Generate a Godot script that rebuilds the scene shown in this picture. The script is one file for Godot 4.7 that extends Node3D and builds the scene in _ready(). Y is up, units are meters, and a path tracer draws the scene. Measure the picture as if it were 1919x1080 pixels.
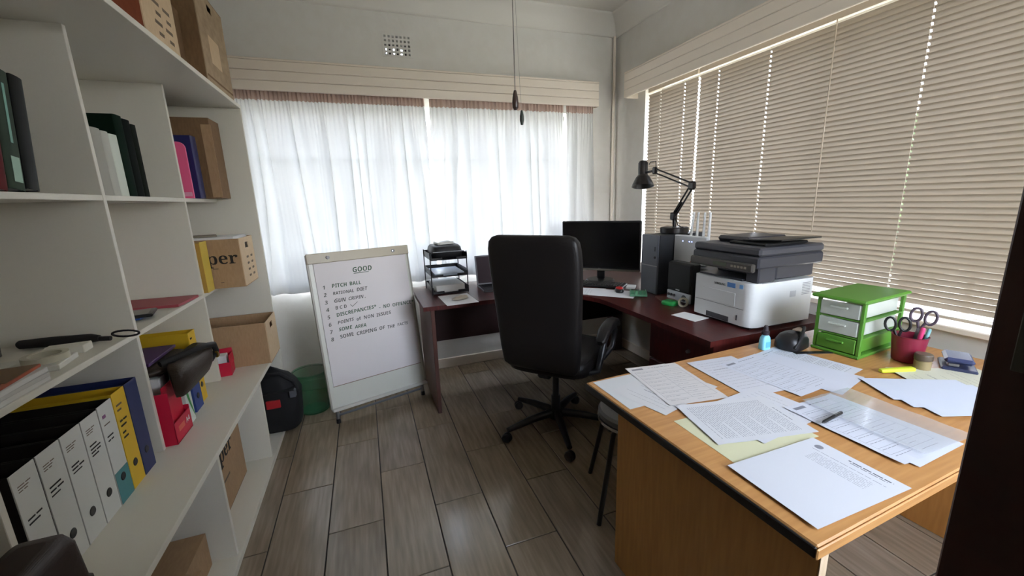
extends Node3D
# A small office: shelves on the left, curtained window ahead, blinds on the right, two desks.
# ---------------------------------------------------------------- helpers
var taken := {}
var mats := {}
var noise := FastNoiseLite.new()

class MB:
	var v := PackedVector3Array()
	var n := PackedVector3Array()
	var u := PackedVector2Array()
	func tri(a: Vector3, b: Vector3, c: Vector3, na: Vector3, nb: Vector3, nc: Vector3, ua := Vector2.ZERO, ub := Vector2.ZERO, uc := Vector2.ZERO) -> void:
		var x := (b - a).cross(c - a)
		if x.length_squared() < 1e-18:
			return
		if x.dot(na + nb + nc) > 0.0:
			v.append_array([a, c, b]); n.append_array([na, nc, nb]); u.append_array([ua, uc, ub])
		else:
			v.append_array([a, b, c]); n.append_array([na, nb, nc]); u.append_array([ua, ub, uc])
	func quad(a: Vector3, b: Vector3, c: Vector3, d: Vector3, nn: Vector3) -> void:
		# corners in order; texture runs a(0,1) b(1,1) c(1,0) d(0,0)
		tri(a, b, c, nn, nn, nn, Vector2(0, 1), Vector2(1, 1), Vector2(1, 0))
		tri(a, c, d, nn, nn, nn, Vector2(0, 1), Vector2(1, 0), Vector2(0, 0))
	func box(c: Vector3, s: Vector3, bev := 0.0, t := Transform3D()) -> MB:
		var h := s * 0.5
		var e := minf(bev, minf(h.x, minf(h.y, h.z)) * 0.98)
		var ax := [Vector3.RIGHT, Vector3.UP, Vector3.BACK]
		for i in 3:
			var j: int = (i + 1) % 3
			var k: int = (i + 2) % 3
			for sg in [-1.0, 1.0]:
				var nn: Vector3 = ax[i] * sg
				var o: Vector3 = c + nn * h[i]
				var a: Vector3 = ax[j] * (h[j] - e)
				var b: Vector3 = ax[k] * (h[k] - e)
				if i == 0:
					quad(t * (o + b * sg - a), t * (o - b * sg - a), t * (o - b * sg + a), t * (o + b * sg + a), (t.basis * nn).normalized())
				elif i == 1:
					quad(t * (o + a - b), t * (o + a + b), t * (o - a + b), t * (o - a - b), (t.basis * nn).normalized())
				else:
					quad(t * (o - a * sg - b), t * (o + a * sg - b), t * (o + a * sg + b), t * (o - a * sg + b), (t.basis * nn).normalized())
		if e > 0.0:
			for i in 3:
				var j: int = (i + 1) % 3
				var k: int = (i + 2) % 3
				for sj in [-1.0, 1.0]:
					for sk in [-1.0, 1.0]:
						var l: Vector3 = ax[i] * (h[i] - e)
						var p: Vector3 = c + ax[j] * sj * h[j] + ax[k] * sk * (h[k] - e)
						var q: Vector3 = c + ax[j] * sj * (h[j] - e) + ax[k] * sk * h[k]
						quad(t * (p - l), t * (p + l), t * (q + l), t * (q - l), (t.basis * (ax[j] * sj + ax[k] * sk)).normalized())
			for sx in [-1.0, 1.0]:
				for sy in [-1.0, 1.0]:
					for sz in [-1.0, 1.0]:
						var g := Vector3(sx, sy, sz)
						var nn: Vector3 = (t.basis * g).normalized()
						tri(t * (c + g * Vector3(h.x, h.y - e, h.z - e)), t * (c + g * Vector3(h.x - e, h.y, h.z - e)), t * (c + g * Vector3(h.x - e, h.y - e, h.z)), nn, nn, nn)
		return self
	# a box by its two corners
	func bb(x0: float, x1: float, y0: float, y1: float, z0: float, z1: float, bev := 0.0) -> MB:
		return box(Vector3((x0 + x1) / 2, (y0 + y1) / 2, (z0 + z1) / 2), Vector3(absf(x1 - x0), absf(y1 - y0), absf(z1 - z0)), bev)
	# rings of equal point count, skinned smoothly
	func loft(rings: Array, closed := true, cap0 := true, cap1 := true) -> MB:
		var m: int = rings.size()
		var k: int = rings[0].size()
		var nr := []
		var mid := []
		for i in m:
			var ce := Vector3.ZERO
			for p in rings[i]:
				ce += p
			mid.append(ce / k)
		for i in m:
			var row := PackedVector3Array()
			for j in k:
				var jp: int = (j + 1) % k if closed else mini(j + 1, k - 1)
				var jm: int = (j - 1 + k) % k if closed else maxi(j - 1, 0)
				var du: Vector3 = rings[i][jp] - rings[i][jm]
				var dv: Vector3 = rings[mini(i + 1, m - 1)][j] - rings[maxi(i - 1, 0)][j]
				var nn := du.cross(dv)
				if nn.length_squared() < 1e-16:
					nn = rings[i][j] - mid[i]
				nn = nn.normalized()
				if closed and nn.dot(rings[i][j] - mid[i]) < 0.0 and absf(nn.dot((rings[i][j] - mid[i]).normalized())) > 0.05:
					nn = -nn
				row.append(nn)
			nr.append(row)
		for i in m - 1:
			for j in (k if closed else k - 1):
				var jn: int = (j + 1) % k
				var ua := Vector2(float(j) / k, float(i) / (m - 1))
				var ub := Vector2(float(j + 1) / k, float(i) / (m - 1))
				var uc := Vector2(float(j + 1) / k, float(i + 1) / (m - 1))
				var ud := Vector2(float(j) / k, float(i + 1) / (m - 1))
				tri(rings[i][j], rings[i][jn], rings[i + 1][jn], nr[i][j], nr[i][jn], nr[i + 1][jn], ua, ub, uc)
				tri(rings[i][j], rings[i + 1][jn], rings[i + 1][j], nr[i][j], nr[i + 1][jn], nr[i + 1][j], ua, uc, ud)
		for e in [0, m - 1]:
			if (e == 0 and cap0) or (e == m - 1 and cap1):
				var nn: Vector3 = (mid[e] - mid[1 if e == 0 else m - 2]).normalized()
				for j in k:
					tri(mid[e], rings[e][j], rings[e][(j + 1) % k], nn, nn, nn)
		return self
	# a round tube through points
	func tube(pts: Array, r, seg := 8, cap := true) -> MB:
		var rings := []
		var side := Vector3.ZERO
		for i in pts.size():
			var d: Vector3 = (pts[mini(i + 1, pts.size() - 1)] - pts[maxi(i - 1, 0)]).normalized()
			if side == Vector3.ZERO:
				side = d.cross(Vector3.UP if absf(d.y) < 0.9 else Vector3.RIGHT).normalized()
			side = (side - d * side.dot(d)).normalized()
			var up := d.cross(side).normalized()
			var ring := PackedVector3Array()
			var rr: float = r[i] if r is Array else r
			for j in seg:
				var a := TAU * j / seg
				ring.append(pts[i] + (side * cos(a) + up * sin(a)) * rr)
			rings.append(ring)
		return loft(rings, true, cap, cap)
	# profile of (radius, height) turned about an axis through c
	func lathe(prof: Array, seg := 24, c := Vector3.ZERO, b := Basis()) -> MB:
		for i in prof.size() - 1:
			var p: Vector2 = prof[i]
			var q: Vector2 = prof[i + 1]
			var dn := Vector2(q.y - p.y, p.x - q.x).normalized()
			for j in seg:
				var a0 := TAU * j / seg
				var a1 := TAU * (j + 1) / seg
				var f := func(pt: Vector2, a: float) -> Vector3: return c + b * Vector3(pt.x * cos(a), pt.y, pt.x * sin(a))
				var g := func(a: float) -> Vector3: return (b * Vector3(dn.x * cos(a), dn.y, dn.x * sin(a))).normalized()
				tri(f.call(p, a0), f.call(p, a1), f.call(q, a1), g.call(a0), g.call(a1), g.call(a1))
				tri(f.call(p, a0), f.call(q, a1), f.call(q, a0), g.call(a0), g.call(a1), g.call(a0))
		return self
	# a flat polygon (x, z) given thickness from y0 to y1
	func slab(poly: Array, y0: float, y1: float) -> MB:
		var pp := PackedVector2Array(poly)
		var ids := Geometry2D.triangulate_polygon(pp)
		for i in range(0, ids.size(), 3):
			var a: Vector2 = pp[ids[i]]
			var b: Vector2 = pp[ids[i + 1]]
			var c: Vector2 = pp[ids[i + 2]]
			tri(Vector3(a.x, y1, a.y), Vector3(b.x, y1, b.y), Vector3(c.x, y1, c.y), Vector3.UP, Vector3.UP, Vector3.UP, a, b, c)
			tri(Vector3(a.x, y0, a.y), Vector3(b.x, y0, b.y), Vector3(c.x, y0, c.y), Vector3.DOWN, Vector3.DOWN, Vector3.DOWN, a, b, c)
		var area := 0.0
		for i in pp.size():
			var a: Vector2 = pp[i]
			var b: Vector2 = pp[(i + 1) % pp.size()]
			area += a.x * b.y - b.x * a.y
		for i in pp.size():
			var a: Vector2 = pp[i]
			var b: Vector2 = pp[(i + 1) % pp.size()]
			var nn := Vector3(b.y - a.y, 0, a.x - b.x).normalized() * (1.0 if area > 0 else -1.0)
			quad(Vector3(a.x, y0, a.y), Vector3(b.x, y0, b.y), Vector3(b.x, y1, b.y), Vector3(a.x, y1, a.y), nn)
		return self
	func mesh() -> ArrayMesh:
		var arr := []
		arr.resize(Mesh.ARRAY_MAX)
		arr[Mesh.ARRAY_VERTEX] = v
		arr[Mesh.ARRAY_NORMAL] = n
		arr[Mesh.ARRAY_TEX_UV] = u
		var am := ArrayMesh.new()
		am.add_surface_from_arrays(Mesh.PRIMITIVE_TRIANGLES, arr)
		return am

func mb() -> MB:
	return MB.new()

func rr(w: float, d: float, y: float, p := 4.0, n := 24, c := Vector2.ZERO) -> PackedVector3Array:
	# a superellipse ring in the xz plane at height y
	var out := PackedVector3Array()
	for i in n:
		var a := TAU * (i + 0.5) / n
		var x := cos(a)
		var z := sin(a)
		out.append(Vector3(c.x + w * 0.5 * signf(x) * pow(absf(x), 2.0 / p), y, c.y + d * 0.5 * signf(z) * pow(absf(z), 2.0 / p)))
	return out

func col(r: int, g: int, b: int) -> Color:
	return Color(r / 255.0, g / 255.0, b / 255.0)

func mat(c: Color, rough := 0.6, metal := 0.0, spec := 0.5) -> StandardMaterial3D:
	var key := "%s %.3f %.3f %.3f" % [c.to_html(), rough, metal, spec]
	if mats.has(key):
		return mats[key]
	var m := StandardMaterial3D.new()
	m.albedo_color = c
	m.roughness = rough
	m.metallic = metal
	m.metallic_specular = spec
	mats[key] = m
	return m

func numbered(called: String) -> String:
	if not taken.has(called):
		taken[called] = 0
		return called
	taken[called] += 1
	return "%s_%03d" % [called, taken[called]]

func thing(called: String, label: String, category: String, at := Vector3.ZERO, turn := 0.0, group := "") -> Node3D:
	var o := Node3D.new()
	o.name = numbered(called)
	add_child(o)
	o.position = at
	o.rotation.y = turn
	tag(o, label, category, group)
	return o

func tag(o: Node, label: String, category: String, group := "") -> void:
	o.set_meta("label", label)
	o.set_meta("category", category)
	if group:
		o.set_meta("group", group)

func part(parent: Node, called: String, m, material: Material, label := "") -> MeshInstance3D:
	var o := MeshInstance3D.new()
	o.name = called
	o.mesh = m.mesh() if m is MB else m
	o.material_override = material
	parent.add_child(o, true)
	if label:
		o.set_meta("label", label)
	return o

func one(called: String, label: String, category: String, m, material: Material, at := Vector3.ZERO, turn := 0.0, group := "") -> MeshInstance3D:
	var o := MeshInstance3D.new()
	o.name = numbered(called)
	o.mesh = m.mesh() if m is MB else m
	o.material_override = material
	add_child(o)
	o.position = at
	o.rotation.y = turn
	tag(o, label, category, group)
	return o

func struct(called: String, m, material: Material) -> MeshInstance3D:
	var o := MeshInstance3D.new()
	o.name = called
	if m != null:
		o.mesh = m.mesh() if m is MB else m
		o.material_override = material
	add_child(o)
	o.set_meta("kind", "structure")
	return o

var font_sans: SystemFont
var font_serif: SystemFont
var font_hand: SystemFont
func letters(parent: Node, called: String, s: String, h: float, at: Vector3, b: Basis, m: Material, serif := false, slant := 0.0, hand := false) -> MeshInstance3D:
	var t := TextMesh.new()
	t.text = s
	t.font = font_hand if hand else font_serif if serif else font_sans
	t.font_size = 48
	t.pixel_size = h / 35.0
	t.depth = 0.0006
	t.curve_step = 3.0
	t.horizontal_alignment = HORIZONTAL_ALIGNMENT_LEFT
	var o := MeshInstance3D.new()
	o.name = called
	o.mesh = t
	o.material_override = m
	parent.add_child(o, true)
	var sh := Basis(Vector3(1, 0, 0), Vector3(slant, 1, 0), Vector3(0, 0, 1))
	o.transform = Transform3D(b * sh, at)
	return o

func tex(im: Image) -> ImageTexture:
	return ImageTexture.create_from_image(im)

# grain: streaks along v, colours mixed between two tones
func grain_tex(w: int, h: int, a: Color, b: Color, fu: float, fv: float, seed_: int, contrast := 1.0, blotch := 0.3) -> ImageTexture:
	noise.noise_type = FastNoiseLite.TYPE_SIMPLEX_SMOOTH
	noise.seed = seed_
	noise.frequency = 1.0
	noise.fractal_octaves = 3
	var im := Image.create(w, h, false, Image.FORMAT_RGB8)
	for y in h:
		for x in w:
			var f := noise.get_noise_2d(x * fu / w, y * fv / h) * contrast
			f += noise.get_noise_2d(x * fu / w * 0.15 + 50.0, y * fv / h * 0.6 + 9.0) * blotch
			f = clampf(0.5 + 0.5 * f, 0.0, 1.0)
			im.set_pixel(x, y, a.lerp(b, f))
	return tex(im)

func tri_mat(t: Texture2D, scale: float, rough: float, world := false) -> StandardMaterial3D:
	var m := StandardMaterial3D.new()
	m.albedo_texture = t
	m.roughness = rough
	m.uv1_triplanar = true
	m.uv1_world_triplanar = world
	m.uv1_scale = Vector3.ONE * scale
	return m

func bumpy(m: StandardMaterial3D, freq: float, depth_cm: float, seed_ := 3) -> StandardMaterial3D:
	var t := NoiseTexture2D.new()
	t.width = 256
	t.height = 256
	t.seamless = true
	var n := FastNoiseLite.new()
	n.seed = seed_
	n.frequency = freq
	t.noise = n
	m.heightmap_enabled = true
	m.heightmap_texture = t
	m.heightmap_scale = depth_cm
	return m

# print on a sheet of paper: kind 0 blank, 1 dense text, 2 form with boxes, 3 letterhead, 4 notes
func doc_tex(kind: int, paper: Color, seed_: int) -> ImageTexture:
	var rng := RandomNumberGenerator.new()
	rng.seed = seed_
	var im := Image.create(280, 396, false, Image.FORMAT_RGB8)
	im.fill(paper)
	var ink := paper.lerp(Color(0.2, 0.2, 0.24), 0.5)
	var line := func(y: int, x0: int, x1: int, t: int, c: Color) -> void:
		var x := x0
		while x < x1:
			var l := rng.randi_range(8, 26)
			im.fill_rect(Rect2i(x, y, mini(l, x1 - x), t), c)
			x += l + 4
	if kind == 1:
		line.call(24, 90, 190, 4, ink)
		for i in 36:
			line.call(44 + i * 9, 26, 254 if i % 7 != 6 else rng.randi_range(90, 200), 2, ink)
	elif kind == 2:
		im.fill_rect(Rect2i(22, 20, 60, 16), ink)
		line.call(24, 110, 230, 4, ink)
		for i in 9:
			var y := 60 + i * 36
			im.fill_rect(Rect2i(20, y, 240, 1), ink)
			line.call(y + 10, 28, rng.randi_range(90, 130), 2, ink)
			line.call(y + 20, 150, rng.randi_range(190, 250), 2, ink)
		im.fill_rect(Rect2i(20, 60, 1, 289), ink)
		im.fill_rect(Rect2i(140, 60, 1, 289), ink)
		im.fill_rect(Rect2i(260, 60, 1, 289), ink)
	elif kind == 3:
		for y in 30:
			for x in 30:
				if Vector2(x - 15, (y - 15)).length() < 13:
					im.set_pixel(30 + x, 22 + y, ink)
		line.call(24, 130, 250, 5, ink.darkened(0.3))
		line.call(34, 140, 240, 4, ink)
		line.call(60, 40, 250, 2, ink)
		for i in 7:
			line.call(78 + i * 8, 60, 230, 2, paper.lerp(ink, 0.7))
	elif kind == 4:
		for i in 12:
			line.call(40 + i * 26, 30, rng.randi_range(120, 250), 2, paper.lerp(ink, 0.7))
		line.call(120, 60, 200, 6, paper.lerp(ink, 0.5))
	return tex(im)

# ---------------------------------------------------------------- materials shared by many things
var M := {}
func make_materials() -> void:
	var wall := tri_mat(grain_tex(256, 256, col(222, 217, 208), col(229, 225, 218), 10, 10, 1), 0.7, 0.85, true)
	M.wall = bumpy(wall, 0.05, 0.12)
	M.white_paint = mat(col(242, 229, 213), 0.5)
	M.ceiling = mat(col(230, 225, 216), 0.9)
	M.melamine = bumpy(mat(col(226, 221, 207), 0.45), 0.03, 0.02)
	M.melamine_edge = mat(col(236, 234, 222), 0.5)
	M.grout = mat(col(60, 56, 52), 0.9)
	M.tiles = []
	for k in 5:
		var a: Color = [col(148, 130, 106), col(156, 137, 113), col(139, 122, 101), col(152, 135, 114), col(143, 125, 101)][k]
		var m := StandardMaterial3D.new()
		m.albedo_texture = grain_tex(128, 256, a.darkened(0.18), a.lightened(0.12), 9.0, 2.2, 40 + k, 0.8, 0.6)
		m.roughness = 0.19
		m.metallic_specular = 0.55
		M.tiles.append(m)
	M.mahogany = tri_mat(grain_tex(256, 256, col(58, 20, 19), col(92, 36, 32), 40, 3, 7), 1.6, 0.3)
	M.mahogany.metallic_specular = 0.5
	M.mahogany_dark = mat(col(46, 18, 18), 0.4)
	M.oak = tri_mat(grain_tex(256, 256, col(176, 122, 68), col(204, 152, 94), 3, 50, 11), 1.4, 0.38)
	M.oak_side = tri_mat(grain_tex(256, 256, col(186, 130, 66), col(208, 152, 84), 40, 3, 12), 1.4, 0.45)
	M.edge_black = mat(col(30, 26, 24), 0.5)
	M.card = tri_mat(grain_tex(128, 128, col(166, 134, 100), col(182, 150, 114), 30, 6, 21), 3.0, 0.85)
	M.card_dark = tri_mat(grain_tex(128, 128, col(118, 90, 62), col(136, 106, 74), 30, 6, 22), 3.0, 0.85)
	M.card_pale = tri_mat(grain_tex(128, 128, col(206, 178, 142), col(220, 194, 160), 30, 6, 23), 3.0, 0.85)
	M.card_red = tri_mat(grain_tex(128, 128, col(132, 66, 42), col(148, 78, 50), 30, 6, 24), 3.0, 0.8)
	M.ink = mat(col(36, 32, 30), 0.8)
	M.ink_faint = mat(col(110, 92, 76), 0.8)
	M.white_paper = mat(col(236, 236, 234), 0.8)
	M.black_plastic = mat(col(22, 22, 24), 0.4)
	M.black_matte = mat(col(20, 19, 20), 0.7)
	M.grey_plastic = mat(col(92, 94, 100), 0.45)
	M.white_plastic = mat(col(226, 228, 230), 0.4)
	M.chrome = mat(col(190, 190, 194), 0.2, 1.0)
	M.steel = mat(col(150, 150, 152), 0.35, 0.9)
	M.leather = bumpy(mat(col(22, 19, 19), 0.45, 0.0, 0.4), 0.12, 0.05, 8)
	# sheer cotton
	var c := StandardMaterial3D.new()
	c.albedo_color = Color(0.93, 0.925, 0.91, CURTAIN_ALPHA)
	c.transparency = BaseMaterial3D.TRANSPARENCY_ALPHA
	c.roughness = 0.9
	c.metallic_specular = 0.1
	c.backlight_enabled = true
	c.backlight = CURTAIN_BACK
	c.cull_mode = BaseMaterial3D.CULL_DISABLED
	M.curtain = c
	var s := StandardMaterial3D.new()
	s.albedo_color = col(150, 136, 118)
	s.roughness = 0.5
	s.backlight_enabled = true
	s.backlight = SLAT_BACKLIGHT
	s.cull_mode = BaseMaterial3D.CULL_DISABLED
	M.slat = s
	var g := StandardMaterial3D.new()
	g.albedo_color = Color(1, 1, 1, 0.06)
	g.transparency = BaseMaterial3D.TRANSPARENCY_ALPHA
	g.roughness = 0.02
	M.glass = g
	M.frame = mat(col(200, 198, 192), 0.5)
	font_sans = SystemFont.new()
	font_sans.font_names = PackedStringArray(["Droid Sans"])
	font_serif = SystemFont.new()
	font_serif.font_names = PackedStringArray(["Droid Serif"])
	font_serif.font_weight = 700
	font_hand = SystemFont.new()
	font_hand.font_names = PackedStringArray(["Droid Sans"])
	font_hand.font_weight = 700

const CURTAIN_ALPHA := 0.995
const CURTAIN_BACK := Color(0.35, 0.355, 0.36)
const SLAT_BACKLIGHT := Color(0.30, 0.275, 0.245)
# room, inner faces
const XL := -1.16
const XR := 2.2
const ZF := -3.314
const ZB := 0.62
const CEIL := 2.86
const TH := 0.22

func _ready() -> void:
	# ------------------------------------------------------------ camera, sky, exposure
	var cam := Camera3D.new()
	cam.name = "camera"
	add_child(cam)
	cam.position = Vector3(0, 1.4, 0)
	cam.fov = rad_to_deg(2.0 * atan(540.0 / 763.0))
	cam.near = 0.02
	cam.far = 200.0
	var yaw := 0.3406
	var pitch := -0.2140
	var roll := -0.03375
	var fwd := Vector3(sin(yaw) * cos(pitch), sin(pitch), -cos(yaw) * cos(pitch))
	var rt := Vector3(cos(yaw), 0, sin(yaw))
	var up := rt.cross(fwd)
	cam.basis = Basis(rt * cos(roll) + up * sin(roll), up * cos(roll) - rt * sin(roll), -fwd)
	cam.current = true
	var env := Environment.new()
	env.background_mode = Environment.BG_SKY
	var sky := Sky.new()
	var sm := ProceduralSkyMaterial.new()
	sm.sky_top_color = col(206, 222, 246)
	sm.sky_horizon_color = col(244, 245, 246)
	sm.sky_curve = 0.2
	sm.ground_bottom_color = col(96, 94, 84)
	sm.ground_horizon_color = col(150, 148, 138)
	sm.sky_energy_multiplier = 1.0
	sm.sun_angle_max = 0.0
	sky.sky_material = sm
	env.sky = sky
	env.background_energy_multiplier = 7.0
	env.tonemap_mode = Environment.TONE_MAPPER_LINEAR
	env.tonemap_exposure = 3.9
	env.sdfgi_enabled = true
	env.ssao_enabled = true
	env.ssil_enabled = true
	var we := WorldEnvironment.new()
	we.name = "environment"
	we.environment = env
	add_child(we)
	noise.seed = 5
	make_materials()
	build_room()
	build_window_far()
	build_window_right()
	build_shelves()
	build_dark_desk()
	build_wood_desk()
	build_chair()
	build_flip_chart()
	build_floor_things()
	build_top_boxes()
	build_upper_items()
	build_middle_items()
	build_bench_items()
	build_low_items()
	build_dark_desk_things()
	build_printer()
	build_wood_desk_things()
	build_papers()
	build_pull_cord()

# ---------------------------------------------------------------- the room
func build_room() -> void:
	# floor: wood-look tiles, 0.23 x 0.70, half bond
	var f := struct("floor", mb().bb(XL - TH, XR + TH, -0.2, -0.004, ZF - TH, ZB + TH), M.grout)
	var shapes := {}
	var rng := RandomNumberGenerator.new()
	rng.seed = 4
	var c0 := -0.283 - 0.2325 * 4
	for i in 16:
		var x0 := maxf(c0 + i * 0.2325, XL)
		var x1 := minf(c0 + (i + 1) * 0.2325, XR)
		if x1 - x0 < 0.02:
			continue
		var off := -1.354 if i % 2 == 1 else -1.704
		for k in range(-4, 6):
			var z0 := maxf(off + k * 0.7, ZF)
			var z1 := minf(off + (k + 1) * 0.7, ZB)
			if z1 - z0 < 0.02:
				continue
			var key := "%.3f %.3f" % [x1 - x0, z1 - z0]
			if not shapes.has(key):
				shapes[key] = mb().box(Vector3(0, -0.004, 0), Vector3(x1 - x0 - 0.005, 0.008, z1 - z0 - 0.005), 0.0012).mesh()
			var t := part(f, "tile", shapes[key], M.tiles[rng.randi() % 5])
			t.position = Vector3((x0 + x1) / 2, 0, (z0 + z1) / 2)
	# ceiling with cover strips
	var ce := struct("ceiling", mb().bb(XL - TH, XR + TH, CEIL, CEIL + 0.15, ZF - TH, ZB + TH), M.ceiling)
	for x in [-0.35, 0.85]:
		part(ce, "cover_strip", mb().bb(x - 0.02, x + 0.02, CEIL - 0.006, CEIL, ZF + 0.1, ZB - 0.1, 0.002), M.ceiling)
	# far wall: window opening and a vent opening
	var wx0 := -0.74
	var wx1 := 1.76
	var wy0 := 0.86
	var wy1 := 2.10
	var z0 := ZF - TH
	var w := mb()
	w.bb(XL - TH, XR + TH, 0, wy0, z0, ZF)
	w.bb(XL - TH, wx0, wy0, wy1, z0, ZF)
	w.bb(wx1, XR + TH, wy0, wy1, z0, ZF)
	w.bb(XL - TH, XR + TH, wy1, 2.436, z0, ZF)
	w.bb(XL - TH, 0.258, 2.436, 2.584, z0, ZF)
	w.bb(0.462, XR + TH, 2.436, 2.584, z0, ZF)
	w.bb(XL - TH, XR + TH, 2.584, CEIL, z0, ZF)
	struct("wall_far", w, M.wall)
	# right wall with its long window
	w = mb()
	var x1 := XR + TH
	w.bb(XR, x1, 0, 0.835, ZF, ZB)
	w.bb(XR, x1, 2.225, CEIL, ZF, ZB)
	w.bb(XR, x1, 0.835, 2.225, ZF, -2.895)
	w.bb(XR, x1, 0.835, 2.225, -0.25, ZB)
	struct("wall_right", w, M.wall)
	struct("wall_left", mb().bb(XL - TH, XL, 0, CEIL, ZF, ZB), M.wall)
	# near wall: the doorway the camera stands in and a window behind its right shoulder
	w = mb()
	var nz := ZB + TH
	w.bb(XL - TH, -0.35, 0, CEIL, ZB, nz)
	w.bb(-0.35, 0.65, 2.08, CEIL, ZB, nz)
	w.bb(0.65, 0.80, 0, CEIL, ZB, nz)
	w.bb(0.80, 2.14, 0, 1.0, ZB, nz)
	w.bb(0.80, 2.14, 2.3, CEIL, ZB, nz)
	w.bb(2.14, XR + TH, 0, CEIL, ZB, nz)
	struct("wall_near", w, M.wall)
	var nw := struct("window_3", null, null)
	var fr := mb()
	fr.bb(0.80, 2.14, 1.0, 1.04, nz - 0.07, nz - 0.04)
	fr.bb(0.80, 2.14, 2.26, 2.3, nz - 0.07, nz - 0.04)
	for fx in [0.80, 1.45, 2.10]:
		fr.bb(fx, fx + 0.04, 1.04, 2.26, nz - 0.07, nz - 0.04)
	part(nw, "window_frame", fr, M.frame)
	for fx in [0.84, 1.49]:
		part(nw, "pane", mb().bb(fx, fx + 0.61, 1.04, 2.26, nz - 0.057, nz - 0.053), M.glass)
	# the dim passage beyond the doorway
	var ps := mb()
	ps.bb(-0.75, 0.75, -0.1, 0.0, nz, nz + 1.5)
	ps.bb(-0.75, 0.75, 2.4, 2.5, nz, nz + 1.5)
	ps.bb(-0.75, -0.65, 0, 2.4, nz, nz + 1.5)
	ps.bb(0.70, 0.80, 0, 2.4, nz, nz + 1.5)
	ps.bb(-0.75, 0.8, -0.1, 2.5, nz + 1.5, nz + 1.6)
	struct("wall_passage", ps, M.wall)
	# cornice: a cove along the far and the right wall
	var prof := [Vector2(0, -0.14), Vector2(0.012, -0.14), Vector2(0.016, -0.125), Vector2(0.035, -0.075), Vector2(0.07, -0.035), Vector2(0.115, -0.014), Vector2(0.128, -0.012), Vector2(0.128, 0)]
	var rings := []
	for e in [[XL, ZF], [XR, ZF], [XR, ZB]]:
		var ring := PackedVector3Array()
		for p in prof:
			var x: float = e[0] + (p.x if e[0] == XL else -p.x)
			var z: float = e[1] + (p.x if e[1] == ZF else 0.0)
			ring.append(Vector3(x if e[0] == XR else XL, CEIL + p.y, z))
		rings.append(ring)
	var cm := mb()
	cm.loft([rings[0], rings[1]], false, false, false)
	cm.loft([rings[1], rings[2]], false, false, false)
	struct("trim_1", cm, M.ceiling)
	struct("baseboard_far", mb().bb(XL, XR, 0, 0.085, ZF, ZF + 0.014, 0.004), M.white_paint)
	struct("baseboard_right", mb().bb(XR - 0.014, XR, 0, 0.085, ZF + 0.014, ZB, 0.004), M.white_paint)
	# pipe up the corner
	struct("trim_2", mb().tube([Vector3(2.165, 0.0, ZF + 0.03), Vector3(2.165, 2.72, ZF + 0.03)], 0.012, 10), M.white_paint)
	# vent: a plate with 7 x 5 real holes
	var v := thing("air_vent", "small square-holed air vent high on the far wall", "vent", Vector3(0.36, 2.51, ZF))
	var g := mb()
	var W := 0.21
	var Hh := 0.154
	var hw := 0.0145
	var px := 0.0275
	var py := 0.0278
	for r in 6:
		var ya: float = -Hh / 2 if r == 0 else -2.5 * py + r * py - (py - hw) / 2
		var yb: float = Hh / 2 if r == 5 else -2.5 * py + r * py + (py - hw) / 2
		g.bb(-W / 2, W / 2, ya, yb, -0.012, 0.004)
	for r in 5:
		for k in 8:
			var xa: float = -W / 2 if k == 0 else -3.5 * px + k * px - (px - hw) / 2
			var xb: float = W / 2 if k == 7 else -3.5 * px + k * px + (px - hw) / 2
			var yc := (r - 2) * py
			g.bb(xa, xb, yc - hw / 2, yc + hw / 2, -0.012, 0.004)
	var gm := g.mesh()
	part(v, "grille", gm, M.wall)
	var ob := mb()
	var last := -0.102
	for sx in [-0.0585, -0.0035, 0.0515]:
		ob.bb(last, sx - 0.009, -0.074, 0.074, -TH, -TH + 0.03)
		ob.bb(sx - 0.009, sx + 0.009, -0.074, 0.002, -TH, -TH + 0.03)
		ob.bb(sx - 0.009, sx + 0.009, 0.066, 0.074, -TH, -TH + 0.03)
		last = sx + 0.009
	ob.bb(last, 0.102, -0.074, 0.074, -TH, -TH + 0.03)
	part(v, "outer_brick", ob, M.grout)
	# the open door leaf at the right, dark wood
	var d := struct("door_1", null, null)
	d.position = Vector3(0.6, 0, -0.212)
	part(d, "door_leaf", mb().bb(0, 0.04, 0.008, 2.03, 0, 0.82, 0.002), tri_mat(grain_tex(128, 256, col(52, 26, 22), col(70, 36, 30), 30, 3, 61), 1.0, 0.45))
	part(d, "lock_plate", mb().bb(-0.003, 0, 1.215, 1.30, 0.02, 0.065, 0.001), mat(col(70, 64, 54), 0.6))
	part(d, "door_handle", mb().tube([Vector3(0.04, 1.05, 0.06), Vector3(0.09, 1.05, 0.06), Vector3(0.095, 1.05, 0.08), Vector3(0.095, 1.05, 0.17)], 0.009, 8), M.steel)
	# the ground all round the house
	struct("floor_garden", mb().bb(-30, 30, -0.5, -0.2, -30, 30), mat(col(150, 144, 126), 0.95))
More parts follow.
